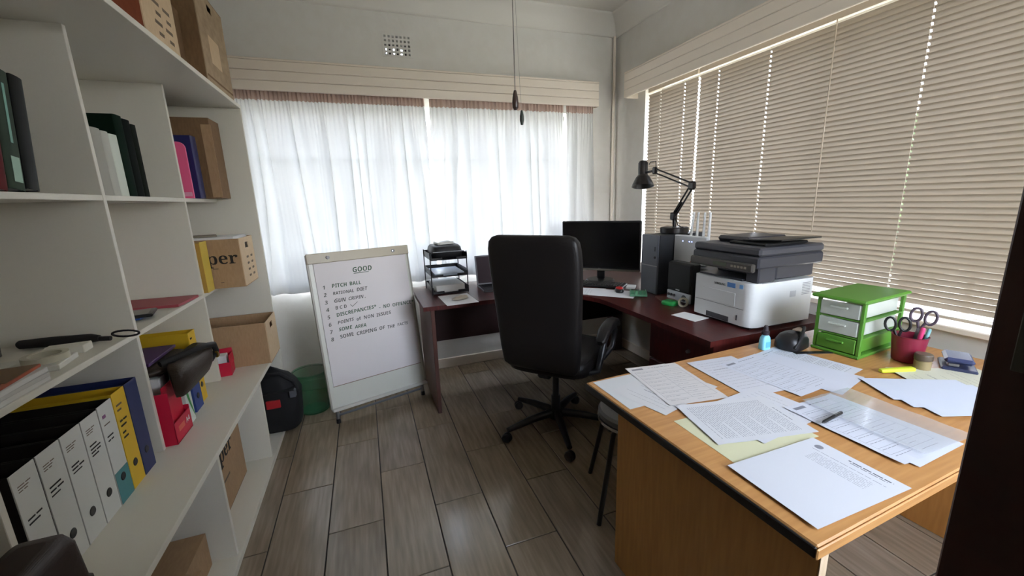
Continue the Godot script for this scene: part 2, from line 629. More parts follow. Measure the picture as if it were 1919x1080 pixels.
	# trees outside the blinds, seen only as the shade they throw on them
	for e in [[Vector3(5.2, 0, -0.3), 1.5, 2.6, "tall tree outside shading the near end of the blinds"], [Vector3(7.6, 0, -3.6), 1.1, 1.5, "low bushy tree outside beyond the blinds"]]:
		var tr := thing("garden_tree", e[3], "tree", e[0] + Vector3(0, -0.2, 0), 0.0, "garden trees outside the blinds")
		noise.seed = int(e[1] * 10)
		noise.frequency = 1.4
		noise.fractal_octaves = 3
		var rings2 := []
		for i in 19:
			var th: float = PI * (i + 0.5) / 19.0
			var ring := PackedVector3Array()
			for j in 28:
				var ph := TAU * j / 28.0
				var dd := Vector3(sin(th) * cos(ph), -cos(th), sin(th) * sin(ph))
				ring.append(Vector3(0, e[2], 0) + dd * e[1] * (0.8 + 0.9 * noise.get_noise_3dv(dd * 2.2)))
			rings2.append(ring)
		part(tr, "crown", mb().loft(rings2), mat(col(74, 92, 48), 0.9))
		part(tr, "trunk", mb().tube([Vector3(0, 0, 0), Vector3(0.05, e[2] * 0.5, 0), Vector3(0, e[2], 0)], [0.14, 0.10, 0.07], 10), mat(col(84, 68, 52), 0.9))

func pelmet(called: String, a: Vector3, b: Vector3, face: Vector3) -> void:
	# a box of three boards running from a to b, standing out by face
	var d := struct(called, null, null)
	d.position = a
	var l := a.distance_to(b)
	var along := (b - a).normalized()
	d.basis = Basis(along, Vector3.UP, along.cross(Vector3.UP))
	var out := signf(d.basis.z.dot(face)) * face.length()
	var hh := 0.18
	for i in 3:
		var y := i * 0.06
		part(d, "board", mb().bb(0, l, y + 0.0008, y + 0.0592, out - 0.016 * signf(out), out, 0.0035), M.white_paint)
	part(d, "top_board", mb().bb(0, l, hh, hh + 0.012, 0, out, 0.002), M.white_paint)
	for x in [0.0, l - 0.016]:
		part(d, "end_board", mb().bb(x, x + 0.016, 0, hh, 0, out - 0.016 * signf(out), 0.002), M.white_paint)

# ---------------------------------------------------------------- far window, curtains
func build_window_far() -> void:
	pelmet("trim_3", Vector3(-0.95, 2.135, ZF), Vector3(1.955, 2.135, ZF), Vector3(0, 0, 0.135))
	var wn := struct("window_1", null, null)
	var z := ZF - 0.15
	var x0 := -0.74
	var x1 := 1.76
	var y0 := 0.86
	var y1 := 2.10
	var f := mb()
	f.bb(x0, x1, y0, y0 + 0.04, z - 0.02, z + 0.02)
	f.bb(x0, x1, y1 - 0.04, y1, z - 0.02, z + 0.02)
	f.bb(x0, x0 + 0.04, y0, y1, z - 0.02, z + 0.02)
	f.bb(x1 - 0.04, x1, y0, y1, z - 0.02, z + 0.02)
	part(wn, "window_frame", f, M.frame)
	var n := 5
	var pw := (x1 - x0 - 0.08) / n
	for i in range(1, n):
		part(wn, "mullion", mb().bb(x0 + 0.04 + pw * i - 0.016, x0 + 0.04 + pw * i + 0.016, y0 + 0.04, y1 - 0.04, z - 0.018, z + 0.018), M.frame)
	for i in n:
		for r in 2:
			var ya: float = y0 + 0.04 if r == 0 else 1.74
			var yb: float = 1.72 if r == 0 else y1 - 0.04
			part(wn, "pane", mb().bb(x0 + 0.056 + pw * i, x0 + 0.024 + pw * (i + 1), ya, yb, z - 0.002, z + 0.002), M.glass)
		part(wn, "transom", mb().bb(x0 + 0.056 + pw * i, x0 + 0.024 + pw * (i + 1), 1.715, 1.745, z - 0.015, z + 0.015), M.frame)
	part(wn, "window_sill", mb().bb(x0, x1, y0 - 0.002, y0 + 0.012, z + 0.02, ZF + 0.015, 0.003), M.white_paint)
	# curtains
	curtain(-0.93, 0.510, 0.79, 26, 0.0, 1, "long white sheer curtain hanging left of the bright gap")
	curtain(0.545, 1.655, 0.80, 15, 0.0, 2, "white sheer curtain hanging behind the black office chair")
	curtain(1.675, 1.93, 0.80, 5, 0.0, 3, "narrow white sheer curtain panel behind the monitor")
	one("curtain_rail", "thin white curtain rail tucked behind the far pelmet", "curtain rail", mb().tube([Vector3(-0.92, 2.20, -3.235), Vector3(1.93, 2.20, -3.235)], 0.008, 8), M.white_paint)

func curtain(x0: float, x1: float, yb: float, folds: int, dz: float, seed_: int, label: String) -> void:
	noise.seed = seed_ * 17
	noise.frequency = 1.0
	noise.fractal_octaves = 1
	var nu := folds * 16
	var nv := 28
	var yt := 2.185
	var rings := []
	for j in nv + 1:
		var t := float(j) / nv
		var y := lerpf(yt, yb, t)
		var row := PackedVector3Array()
		for i in nu + 1:
			var s := float(i) / nu
			# broad soft folds that gather into fine ones at the tape
			var ph := s * folds * 0.42 + 0.9 * noise.get_noise_2d(s * folds * 0.25, t * 0.35 + 3.0)
			var big := sin(TAU * ph)
			var open := smoothstep(0.0, 0.3, t)
			var fine := sin(TAU * s * folds * 2.3 + 3.0 * noise.get_noise_2d(s * 9.0, 7.0))
			var z := lerpf(0.004, 0.024, open) * big + lerpf(0.008, 0.0008, open) * fine
			var x := lerpf(x0, x1, s) + 0.010 * open * cos(TAU * ph)
			row.append(Vector3(x, y, -3.235 + dz + z))
		rings.append(row)
	var o := one("curtain", label, "curtain", mb().loft(rings, false, false, false), M.curtain, Vector3.ZERO, 0.0, "sheer curtains at the far window")
	# the gathered heading tape sewn along the top
	var tape := []
	for j in 5:
		var row := PackedVector3Array()
		for i in nu + 1:
			var a: Vector3 = rings[0][i].lerp(rings[3][i], j / 4.0 * 0.64)
			row.append(a + Vector3(0, 0.003 * sin(i * 0.9) if j == 4 else 0.0, 0.0035))
		tape.append(row)
	part(o, "heading_tape", mb().loft(tape, false, false, false), mat(col(206, 180, 166), 0.9), "pinkish gathered heading tape")

# ---------------------------------------------------------------- right window, blinds
func build_window_right() -> void:
	pelmet("trim_4", Vector3(XR, 2.165, -3.0), Vector3(XR, 2.165, -0.2), Vector3(-0.13, 0, 0))
	var wn := struct("window_2", null, null)
	var x := XR + 0.17
	var z0 := -2.895
	var z1 := -0.25
	var y0 := 0.835
	var y1 := 2.225
	var f := mb()
	f.bb(x - 0.012, x + 0.012, y0, y0 + 0.015, z0, z1)
	f.bb(x - 0.012, x + 0.012, y1 - 0.015, y1, z0, z1)
	f.bb(x - 0.012, x + 0.012, y0 + 0.015, y1 - 0.015, z0, z0 + 0.012)
	f.bb(x - 0.012, x + 0.012, y0 + 0.015, y1 - 0.015, z1 - 0.012, z1)
	part(wn, "window_frame", f, M.frame)
	var n := 4
	var pw := (z1 - z0 - 0.024) / n
	for i in n:
		if i > 0:
			part(wn, "mullion", mb().bb(x - 0.012, x + 0.012, y0 + 0.015, y1 - 0.015, z0 + 0.012 + pw * i - 0.012, z0 + 0.012 + pw * i + 0.012), M.frame)
		part(wn, "pane", mb().bb(x - 0.002, x + 0.002, y0 + 0.015, y1 - 0.015, z0 + 0.024 + pw * i, z0 + pw * (i + 1)), M.glass)
	part(wn, "window_sill", mb().bb(XR - 0.02, x - 0.02, y0 - 0.02, y0 + 0.006, z0, z1, 0.004), M.white_paint)
	blind(-2.862, -2.352, [-2.725, -2.478], "narrow cream venetian blind in the corner behind the desk lamp", [])
	blind(-2.338, -0.262, [-2.182, -1.828, -1.124, -0.60], "wide cream venetian blind over the long window by the wooden desk", [-1.48])

func slat_mesh(l: float, holes: Array) -> ArrayMesh:
	# a shallow curved strip along z with slots where the cords pass; local z runs 0..l
	var b := mb()
	var k := 6
	var w := 0.029
	var pts := []
	for i in k + 1:
		var t := float(i) / k * 2.0 - 1.0
		pts.append(Vector2(t * w / 2, 0.0022 * (1.0 - t * t)))
	var cuts := [0.0]
	for h in holes:
		cuts.append(h - 0.0035)
		cuts.append(h + 0.0035)
	cuts.append(l)
	for c in cuts.size() - 1:
		var slot: bool = c % 2 == 1
		for i in k:
			if slot and i >= 2 and i <= 3:
				continue
			var a: Vector2 = pts[i]
			var d: Vector2 = pts[i + 1]
			var na := Vector3(a.x * 4 * 0.0022 / (w * w) * 2.0, 1, 0).normalized()
			var nd := Vector3(d.x * 4 * 0.0022 / (w * w) * 2.0, 1, 0).normalized()
			var za: float = cuts[c]
			var zb: float = cuts[c + 1]
			b.tri(Vector3(a.x, a.y, za), Vector3(d.x, d.y, za), Vector3(d.x, d.y, zb), na, nd, nd)
			b.tri(Vector3(a.x, a.y, za), Vector3(d.x, d.y, zb), Vector3(a.x, a.y, zb), na, nd, na)
	return b.mesh()

func blind(z0: float, z1: float, cords: Array, label: String, wands: Array) -> void:
	var x := XR + 0.012
	var t := thing("venetian_blind", label, "blind", Vector3(x, 0.86, z0), 0.0, "venetian blinds on the right-hand wall")
	var l := z1 - z0
	var top := 2.150 - 0.86
	part(t, "head_rail", mb().bb(-0.012, 0.014, top + 0.030, top + 0.062, 0, l, 0.002), mat(col(206, 192, 174), 0.4))
	var holes := []
	for c in cords:
		holes.append(c - z0)
	var sm := slat_mesh(l, holes)
	var pitch := 0.0243
	var n := int((top - 0.02) / pitch)
	var rng := RandomNumberGenerator.new()
	rng.seed = 31
	for i in n:
		var s := part(t, "slat", sm, M.slat)
		s.position = Vector3(0, top - i * pitch, 0)
		s.rotation.z = SLAT_TILT + rng.randf_range(-0.03, 0.03)
	part(t, "bottom_rail", mb().bb(-0.012, 0.012, 0.002, 0.016, 0, l, 0.003), mat(col(206, 192, 174), 0.4))
	for h in holes:
		part(t, "ladder_cord", mb().tube([Vector3(-0.0135, 0.01, h + 0.005), Vector3(-0.0135, top + 0.03, h + 0.005)], 0.0006, 5), M.white_paint)
	for wz in wands:
		part(t, "tilt_wand", mb().tube([Vector3(-0.02, 0.32, wz - z0), Vector3(-0.02, top + 0.03, wz - z0)], 0.003, 6), mat(col(196, 180, 160), 0.3))

const SLAT_TILT := -1.12

# ---------------------------------------------------------------- shelves
const SZ0 := -2.93
const SZ1 := -0.30
const SB := -0.604
const SF := -0.80
func build_shelves() -> void:
	var t := thing("bookshelf", "white built-in bookshelf with deep bench covering the left wall", "bookshelf", Vector3(XL, 0, SZ0))
	var m: Material = M.melamine
	var o := Vector3(XL, 0, SZ0)
	var brd := func(called: String, x1: float, y0: float, y1: float, z0: float, z1: float) -> void:
		var p := part(t, called, mb().bb(XL + 0.002, x1, y0, y1, z0, z1, 0.0012), m)
		p.position = -o
	brd.call("top_board", SB, 1.968, 1.988, SZ0, SZ1)
	brd.call("bench_board", SB, 0.488, 0.510, SZ0 + 0.02, SZ1)
	brd.call("base_board", SB, 0.0, 0.03, SZ0 + 0.02, SZ1)
	brd.call("end_panel", SB, 0.0, 1.968, SZ0, SZ0 + 0.02)
	var div := [-2.435, -1.765, -1.10, -0.43]
	for z in div:
		brd.call("divider", SF, 0.510, 1.968, z - 0.009, z + 0.009)
	for z in [-2.40, -1.70, -1.0]:
		brd.call("bench_divider", SB - 0.012, 0.03, 0.488, z - 0.009, z + 0.009)
	var prev := SZ0 + 0.02
	for z in div:
		for y in [0.972, 1.45]:
			brd.call("shelf", SF - 0.0005, y - 0.009, y + 0.009, prev, z - 0.009)
		prev = z + 0.009

# ---------------------------------------------------------------- desks
const DT := 0.755
func build_dark_desk() -> void:
	var t := thing("corner_desk", "dark mahogany L-shaped corner desk under both windows", "desk", Vector3(0.295, 0, -3.2))
	var o := -t.position
	var poly := [Vector2(0.298, -2.52), Vector2(1.0, -2.52)]
	for i in 9:
		var a := PI / 2 * i / 8.0
		poly.append(Vector2(1.0 + 0.39 * sin(a), -2.13 - 0.39 * cos(a)))
	poly.append_array([Vector2(1.39, -1.315), Vector2(2.18, -1.315), Vector2(2.18, -3.19), Vector2(0.298, -3.19)])
	part(t, "desk_top", mb().slab(poly, DT - 0.028, DT), M.mahogany).position = o
	part(t, "side_panel", mb().bb(0.345, 0.371, 0.0, DT - 0.029, -3.16, -2.545, 0.002), tri_mat(grain_tex(128, 128, col(70, 44, 38), col(96, 62, 54), 30, 3, 14), 1.6, 0.35)).position = o
	part(t, "modesty_panel", mb().bb(0.372, 2.1, 0.36, DT - 0.029, -3.0, -2.98, 0.001), M.mahogany_dark).position = o
	part(t, "side_panel", mb().bb(1.43, 2.14, 0.0, DT - 0.029, -1.36, -1.335, 0.002), M.mahogany).position = o
	# drawer unit under the right wing
	var u := part(t, "drawer_unit", mb().bb(1.47, 1.98, 0.06, DT - 0.030, -1.80, -1.362, 0.002), M.mahogany_dark)
	u.position = o
	for i in 3:
		var y := 0.08 + i * 0.213
		var d := part(u, "drawer_front", mb().bb(1.45, 1.469, y, y + 0.205, -1.795, -1.367, 0.003), M.mahogany)
		part(d, "drawer_lock" if i == 2 else "knob", mb().lathe([Vector2(0.0, 0.016), Vector2(0.008, 0.015), Vector2(0.01, 0.0)], 12, Vector3(1.45, y + 0.13, -1.5), Basis(Vector3(0, 0, 1), PI / 2)), M.steel)
	part(t, "corner_post", mb().bb(2.05, 2.15, 0.0, DT - 0.029, -3.15, -3.05, 0.002), M.mahogany_dark).position = o

const WT := 0.752
func build_wood_desk() -> void:
	var t := thing("wooden_desk", "light oak veneer desk strewn with papers beside the blinds", "desk", Vector3(0.69, 0, -1.186), deg_to_rad(3.0))
	# local frame: x runs to the window wall, z towards the camera
	part(t, "desk_top", mb().bb(0.0, 1.43, WT - 0.025, WT, 0.0, 0.775, 0.003), M.oak)
	part(t, "edge_strip", mb().bb(-0.006, 0.0, WT - 0.026, WT - 0.002, 0.0, 0.775, 0.002), M.edge_black)
	part(t, "edge_strip", mb().bb(-0.006, 1.43, WT - 0.026, WT - 0.003, 0.775, 0.780, 0.002), M.oak)
	part(t, "end_panel", mb().bb(0.095, 0.120, 0.0, WT - 0.026, 0.06, 0.735, 0.002), M.oak_side)
	part(t, "end_panel", mb().bb(1.36, 1.385, 0.0, WT - 0.026, 0.06, 0.735, 0.002), M.oak_side)
	part(t, "panel_edge", mb().bb(0.095, 0.120, 0.0, WT - 0.026, 0.7352, 0.7372), M.card_pale, "pale raw edge of the end panel")
	part(t, "modesty_panel", mb().bb(0.121, 1.359, 0.06, WT - 0.026, 0.10, 0.118, 0.001), M.oak_side)

# ---------------------------------------------------------------- chair and stool
func build_chair() -> void:
	var t := thing("office_chair", "high-backed black leather office chair turned to the monitor", "chair", Vector3(1.0, 0, -2.085), -0.835)
	# local: faces -z, right is +x
	var L: Material = M.leather
	# backrest: rings from bottom to top, leaning back
	var rings := []
	var prof := [[0.47, 0.40, 0.05, 0.20], [0.50, 0.44, 0.09, 0.212], [0.60, 0.46, 0.105, 0.222], [0.72, 0.475, 0.105, 0.232], [0.85, 0.49, 0.10, 0.246], [0.98, 0.505, 0.10, 0.262], [1.08, 0.51, 0.10, 0.275], [1.15, 0.505, 0.098, 0.285], [1.19, 0.49, 0.09, 0.29], [1.212, 0.455, 0.07, 0.292], [1.222, 0.40, 0.035, 0.293]]
	for p in prof:
		rings.append(rr(p[1], p[2], p[0], 4.5, 32, Vector2(0, p[3])))
	part(t, "backrest", mb().loft(rings), L)
	# front cushion of the backrest
	rings = []
	for p in [[0.55, 0.36, 0.02], [0.58, 0.40, 0.06], [0.70, 0.42, 0.08], [0.85, 0.43, 0.07], [1.0, 0.44, 0.075], [1.10, 0.44, 0.07], [1.17, 0.41, 0.05], [1.19, 0.36, 0.02]]:
		rings.append(rr(p[1], p[2], p[0], 4.0, 28, Vector2(0, 0.15 + (p[0] - 0.5) * 0.11)))
	part(t, "back_cushion", mb().loft(rings), L)
	rings = []
	for p in [[0.42, 0.44, 0.46], [0.435, 0.50, 0.52], [0.47, 0.52, 0.54], [0.505, 0.51, 0.53], [0.525, 0.46, 0.48], [0.53, 0.36, 0.38]]:
		rings.append(rr(p[1], p[2], p[0], 4.5, 32, Vector2(0, -0.06)))
	part(t, "seat", mb().loft(rings), L)
	part(t, "seat_plate", mb().bb(-0.16, 0.16, 0.385, 0.42, -0.2, 0.1, 0.01), M.black_matte)
	part(t, "tilt_bar", mb().bb(-0.04, 0.04, 0.40, 0.55, 0.08, 0.18, 0.01), M.black_matte)
	for s in [-1.0, 1.0]:
		var arm := mb().tube([Vector3(s * 0.24, 0.45, 0.10), Vector3(s * 0.285, 0.46, 0.08), Vector3(s * 0.295, 0.54, 0.05), Vector3(s * 0.30, 0.62, 0.01), Vector3(s * 0.30, 0.655, -0.06), Vector3(s * 0.30, 0.655, -0.18), Vector3(s * 0.295, 0.60, -0.245), Vector3(s * 0.285, 0.50, -0.22), Vector3(s * 0.25, 0.45, -0.14)], 0.017, 10)
		var a := part(t, "armrest", arm, M.black_plastic)
		rings = []
		var ap := [[0.10, 0.03, 0.02, 0.628], [0.085, 0.055, 0.035, 0.64], [0.03, 0.068, 0.05, 0.668], [-0.05, 0.07, 0.05, 0.68], [-0.14, 0.07, 0.05, 0.68], [-0.20, 0.066, 0.05, 0.668], [-0.235, 0.055, 0.04, 0.648], [-0.25, 0.03, 0.02, 0.632]]
		for p in ap:
			var ring := PackedVector3Array()
			for q in rr(p[1], p[2], 0.0, 3.0, 18):
				ring.append(Vector3(s * 0.30 + q.x, p[3] + q.z, p[0]))
			rings.append(ring)
		part(a, "arm_pad", mb().loft(rings), L)
	part(t, "gas_lift", mb().tube([Vector3(0, 0.09, 0), Vector3(0, 0.22, 0), Vector3(0, 0.22, 0), Vector3(0, 0.39, 0)], [0.028, 0.028, 0.02, 0.02], 14), M.black_plastic)
	part(t, "base_hub", mb().lathe([Vector2(0, 0.135), Vector2(0.04, 0.13), Vector2(0.05, 0.10), Vector2(0.045, 0.075), Vector2(0, 0.07)], 18), M.black_plastic)
	for k in 5:
		var a := TAU * k / 5.0 + 2.22
		var d := Vector3(cos(a), 0, sin(a))
		var leg := part(t, "base_leg", mb().tube([d * 0.03 + Vector3(0, 0.11, 0), d * 0.18 + Vector3(0, 0.10, 0), d * 0.33 + Vector3(0, 0.075, 0)], [0.026, 0.022, 0.015], 8), M.black_plastic)
		var c := part(leg, "caster", mb().lathe([Vector2(0, -0.024), Vector2(0.022, -0.022), Vector2(0.028, -0.014), Vector2(0.028, -0.004), Vector2(0.02, 0), Vector2(0.028, 0.004), Vector2(0.028, 0.014), Vector2(0.022, 0.022), Vector2(0, 0.024)], 16, Vector3.ZERO, Basis(Vector3.RIGHT, PI / 2) ), M.black_plastic)
		c.position = d * 0.335 + Vector3(0, 0.0285, 0)
		c.rotation.y = 0.7 * k
	# the stool behind the wooden desk
	var s := thing("stool", "round grey vinyl stool with black tube legs behind the wooden desk", "stool", Vector3(1.06, 0, -1.40))
	part(s, "seat", mb().lathe([Vector2(0, 0.475), Vector2(0.12, 0.474), Vector2(0.15, 0.468), Vector2(0.158, 0.455), Vector2(0.158, 0.435), Vector2(0.15, 0.428), Vector2(0, 0.428)], 36), bumpy(mat(col(104, 104, 104), 0.55), 0.1, 0.05))
	part(s, "seat_ring", mb().lathe([Vector2(0.150, 0.428), Vector2(0.161, 0.428), Vector2(0.161, 0.414), Vector2(0.150, 0.414)], 36), M.chrome)
	for k in 4:
		var a := TAU * k / 4.0 + 2.78
		var d := Vector3(cos(a), 0, sin(a))
		part(s, "leg", mb().tube([d * 0.05 + Vector3(0, 0.418, 0), d * 0.13 + Vector3(0, 0.418, 0), d * 0.152 + Vector3(0, 0.395, 0), d * 0.245 + Vector3(0, 0.0, 0)], 0.011, 10), M.black_plastic)

# ---------------------------------------------------------------- flip chart, bin, bag
func build_flip_chart() -> void:
	var t := thing("flip_chart", "white flip chart easel with handwritten green list by the curtain", "flip chart", Vector3(-0.315, 0, -2.684), 0.308)
	# local: x along the board, z out of it; the board leans back
	var tilt := 0.147
	var b := Basis(Vector3.RIGHT, -tilt)
	var f := Transform3D(b, Vector3(0, 0.10, 0))
	var W := 0.662
	var Hh := 1.01
	var put := func(o: MeshInstance3D) -> MeshInstance3D:
		o.transform = f * o.transform
		return o
	put.call(part(t, "board", mb().bb(0, W, 0, Hh, -0.02, 0, 0.003), mat(col(222, 222, 212), 0.35)))
	var rail: Material = mat(col(176, 172, 160), 0.4)
	put.call(part(t, "side_rail", mb().bb(-0.006, 0.006, 0, Hh, -0.024, 0.003, 0.002), rail))
	put.call(part(t, "side_rail", mb().bb(W - 0.006, W + 0.006, 0, Hh, -0.024, 0.003, 0.002), rail))
	var cl: MeshInstance3D = put.call(part(t, "clamp_bar", mb().bb(-0.006, W + 0.006, Hh - 0.058, Hh + 0.006, 0.001, 0.018, 0.004), mat(col(190, 180, 158), 0.4)))
	for x in [0.12, W - 0.11]:
		part(cl, "clamp_knob", mb().lathe([Vector2(0, 0.016), Vector2(0.010, 0.014), Vector2(0.012, 0.0)], 14, Vector3(x, Hh - 0.026, 0.018), Basis(Vector3.RIGHT, PI / 2)), M.steel)
	put.call(part(t, "pen_ledge", mb().bb(0.0, W, -0.012, 0.006, -0.02, 0.03, 0.004), mat(col(214, 212, 204), 0.4)))
	var pad: MeshInstance3D = put.call(part(t, "paper_pad", mb().bb(0.03, W - 0.02, 0.15, Hh - 0.04, 0.001, 0.007, 0.001), mat(col(232, 226, 226), 0.75)))
	var green: Material = mat(col(74, 100, 78), 0.8)
	var grey: Material = mat(col(96, 98, 92), 0.8)
	part(pad, "pad_edge", mb().bb(0.03, W - 0.02, 0.146, 0.150, 0.0008, 0.0075), mat(col(150, 128, 112), 0.8), "brown lower edge of the pad")
	var lines := [["1", "PITCH  BALL"], ["2", "RATIONAL  DIET"], ["3", "GUN  CRIPIN ."], ["4", "B C D"], ["5", "DISCREPANCIES*  -  NO  OFFENCE*"], ["6", "POINTS  of  NON  ISSUES"], ["7", "SOME  AREA"], ["8", "SOME  CRIPING  OF  THE  FACTS"]]
	var zt := 0.0074
	letters(pad, "handwriting", "GOOD", 0.033, Vector3(0.262, 0.885, zt), Basis(), green, false, 0.1, true)
	part(pad, "underline", mb().bb(0.268, 0.368, 0.860, 0.864, 0.007, 0.0078), green)
	var hr := RandomNumberGenerator.new()
	hr.seed = 12
	for i in lines.size():
		var y := 0.795 - i * 0.0485
		letters(pad, "handwriting", lines[i][0], 0.024, Vector3(0.062, y, zt), Basis(), grey, false, 0.15, true)
		var wx := 0.118
		for word in lines[i][1].split("  ", false):
			var hs := 0.0225 * hr.randf_range(0.88, 1.12)
			var lt := letters(pad, "handwriting", word, hs, Vector3(wx, y + 0.004 + hr.randf_range(-0.002, 0.002), zt), Basis(Vector3.BACK, hr.randf_range(-0.02, 0.05)), green if i in [0, 4, 6] else grey, false, hr.randf_range(0.0, 0.3), true)
			wx += lt.mesh.get_aabb().size.x + 0.02
	part(pad, "handwriting", mb().box(Vector3(0.222, 0.652, zt), Vector3(0.022, 0.003, 0.0006), 0.0, Transform3D(Basis(Vector3.BACK, -0.9), Vector3(0.222, 0.652, zt) - Basis(Vector3.BACK, -0.9) * Vector3(0.222, 0.652, zt))).box(Vector3(0.246, 0.659, zt), Vector3(0.044, 0.003, 0.0006), 0.0, Transform3D(Basis(Vector3.BACK, 0.6), Vector3(0.246, 0.659, zt) - Basis(Vector3.BACK, 0.6) * Vector3(0.246, 0.659, zt))), grey)
	for x in [0.03, W - 0.03]:
		part(t, "front_leg", mb().tube([Vector3(x, 0.028, 0.0), Vector3(x, 0.45, -0.085)], 0.011, 8), M.steel)
		part(t, "foot", mb().lathe([Vector2(0, 0.03), Vector2(0.013, 0.028), Vector2(0.015, 0.0), Vector2(0, 0.0)], 12, Vector3(x, 0, 0.0)), M.black_plastic)
	part(t, "rear_leg", mb().tube([Vector3(W / 2, 0.0, -0.30), Vector3(W / 2, 0.95, -0.16)], 0.011, 8), M.steel)
	part(t, "cross_bar", mb().tube([Vector3(0.03, 0.05, -0.006), Vector3(W - 0.03, 0.05, -0.006)], 0.008, 8), M.grey_plastic)

func build_floor_things() -> void:
	var bin := thing("waste_bin", "empty translucent green plastic waste bin beside the flip chart", "bin", Vector3(-0.452, 0, -2.965))
	var g := StandardMaterial3D.new()
	g.albedo_color = Color(0.22, 0.46, 0.31, 0.36)
	g.transparency = BaseMaterial3D.TRANSPARENCY_ALPHA
	g.roughness = 0.3
	g.cull_mode = BaseMaterial3D.CULL_DISABLED
	part(bin, "body", mb().lathe([Vector2(0, 0.003), Vector2(0.088, 0.003), Vector2(0.095, 0.012), Vector2(0.117, 0.285), Vector2(0.114, 0.285), Vector2(0.092, 0.014), Vector2(0, 0.008)], 36), g)
	part(bin, "rim", mb().lathe([Vector2(0.114, 0.280), Vector2(0.121, 0.280), Vector2(0.121, 0.292), Vector2(0.114, 0.292), Vector2(0.114, 0.280)], 36), g)
	part(bin, "base", mb().lathe([Vector2(0, 0.0), Vector2(0.09, 0.0), Vector2(0.09, 0.006), Vector2(0, 0.006)], 30), mat(col(40, 92, 56), 0.4))
	# black bag with a red patch at the end of the bench
	var bag := thing("black_bag", "slouched black fabric bag with red patch under the bench end", "bag", Vector3(-0.62, 0.031, -2.755), 0.0)
	var rings := []
	for p in [[0.0, 0.20, 0.19, 0.0], [0.02, 0.235, 0.23, 0.0], [0.12, 0.245, 0.24, 0.004], [0.22, 0.24, 0.23, 0.008], [0.29, 0.225, 0.21, 0.0], [0.34, 0.19, 0.15, -0.02], [0.375, 0.12, 0.08, -0.035], [0.39, 0.05, 0.03, -0.04]]:
		rings.append(rr(p[1], p[2], p[0], 3.4, 30, Vector2(p[3], 0)))
	noise.seed = 8
	noise.frequency = 9.0
	for i in rings.size():
		for j in 30:
			var q: Vector3 = rings[i][j]
			rings[i][j] = q * (1.0 + 0.10 * noise.get_noise_3d(q.x, q.y, q.z)) if i > 1 else q
	var black: Material = bumpy(mat(col(20, 20, 23), 0.75), 0.08, 0.1, 5)
	part(bag, "body", mb().loft(rings), black)
	part(bag, "red_patch", mb().bb(-0.045, 0.032, 0.175, 0.225, 0.110, 0.128, 0.003), mat(col(190, 34, 42), 0.6), "red cloth patch")
	part(bag, "flap", mb().bb(-0.115, 0.115, 0.268, 0.276, 0.02, 0.124, 0.003), black)
	part(bag, "buckle", mb().bb(0.085, 0.122, 0.225, 0.275, 0.09, 0.122, 0.004), M.grey_plastic)
	part(bag, "strap", mb().tube([Vector3(-0.09, 0.30, 0.05), Vector3(-0.05, 0.375, 0.06), Vector3(0.04, 0.37, 0.07), Vector3(0.11, 0.305, 0.06), Vector3(0.125, 0.22, 0.05)], 0.011, 8), black)

func build_pull_cord() -> void:
	var t := thing("pull_cord", "thin ceiling pull cord ending in two dark wooden pendants", "pull cord", Vector3(0.607, 1.742, -1.6))
	var wood: Material = mat(col(58, 40, 34), 0.35)
	part(t, "cord", mb().tube([Vector3(-0.004, 1.118, 0), Vector3(-0.006, 0.9, 0.002), Vector3(0.001, 0.5, -0.001), Vector3(0, 0.07, 0)], 0.0016, 6), mat(col(96, 90, 84), 0.7))
	part(t, "pendant", mb().lathe([Vector2(0, 0.074), Vector2(0.005, 0.072), Vector2(0.010, 0.05), Vector2(0.0125, 0.028), Vector2(0.0115, 0.01), Vector2(0.006, 0.001), Vector2(0, 0)], 16), wood)
	part(t, "cord", mb().tube([Vector3(0.006, 0.5, 0.004), Vector3(0.02, 0.06, 0.004), Vector3(0.024, 0.0, 0.004)], 0.0006, 5), mat(col(150, 142, 134), 0.7))
	part(t, "pendant", mb().lathe([Vector2(0, 0.056), Vector2(0.004, 0.054), Vector2(0.008, 0.034), Vector2(0.0085, 0.018), Vector2(0.005, 0.001), Vector2(0, 0)], 14, Vector3(0.024, -0.055, 0.004)), mat(col(44, 52, 44), 0.4))

# ---------------------------------------------------------------- boxes on top of the shelves
const RX := Basis(Vector3(0, 0, -1), Vector3(0, 1, 0), Vector3(1, 0, 0))   # lettering that faces +x

func carton(called: String, label: String, x0: float, x1: float, y0: float, hh: float, z0: float, z1: float, body: Material, face: Material, open := false, hole := true, group := "cardboard boxes on the shelves") -> Node3D:
	# a cardboard box with its narrow end towards the room (+x); origin at its base
	var t := thing(called, label, "box", Vector3((x0 + x1) / 2, y0, (z0 + z1) / 2), 0.0, group)
	var w := x1 - x0
	var d := z1 - z0
	var k := 0.004
	part(t, "bottom", mb().bb(-w / 2, w / 2, 0, k, -d / 2, d / 2), body)
	part(t, "side", mb().bb(-w / 2, w / 2 - k, k, hh, d / 2 - k, d / 2), body)
	part(t, "side", mb().bb(-w / 2, w / 2 - k, k, hh, -d / 2, -d / 2 + k), body)
	part(t, "back", mb().bb(-w / 2, -w / 2 + k, k, hh, -d / 2 + k, d / 2 - k), body)
	var e := mb()
	if hole:
		var ha := hh - 0.06
		var hb := hh - 0.028
		e.bb(w / 2 - k, w / 2, k, ha, -d / 2, d / 2)
		e.bb(w / 2 - k, w / 2, ha, hb, -d / 2, -0.035)
		e.bb(w / 2 - k, w / 2, ha, hb, 0.035, d / 2)
		e.bb(w / 2 - k, w / 2, hb, hh, -d / 2, d / 2)
	else:
		e.bb(w / 2 - k, w / 2, k, hh, -d / 2, d / 2)
	part(t, "end", e, face)
	if not open:
		part(t, "lid", mb().bb(-w / 2, w / 2, hh, hh + k, -d / 2, d / 2), body)
	return t

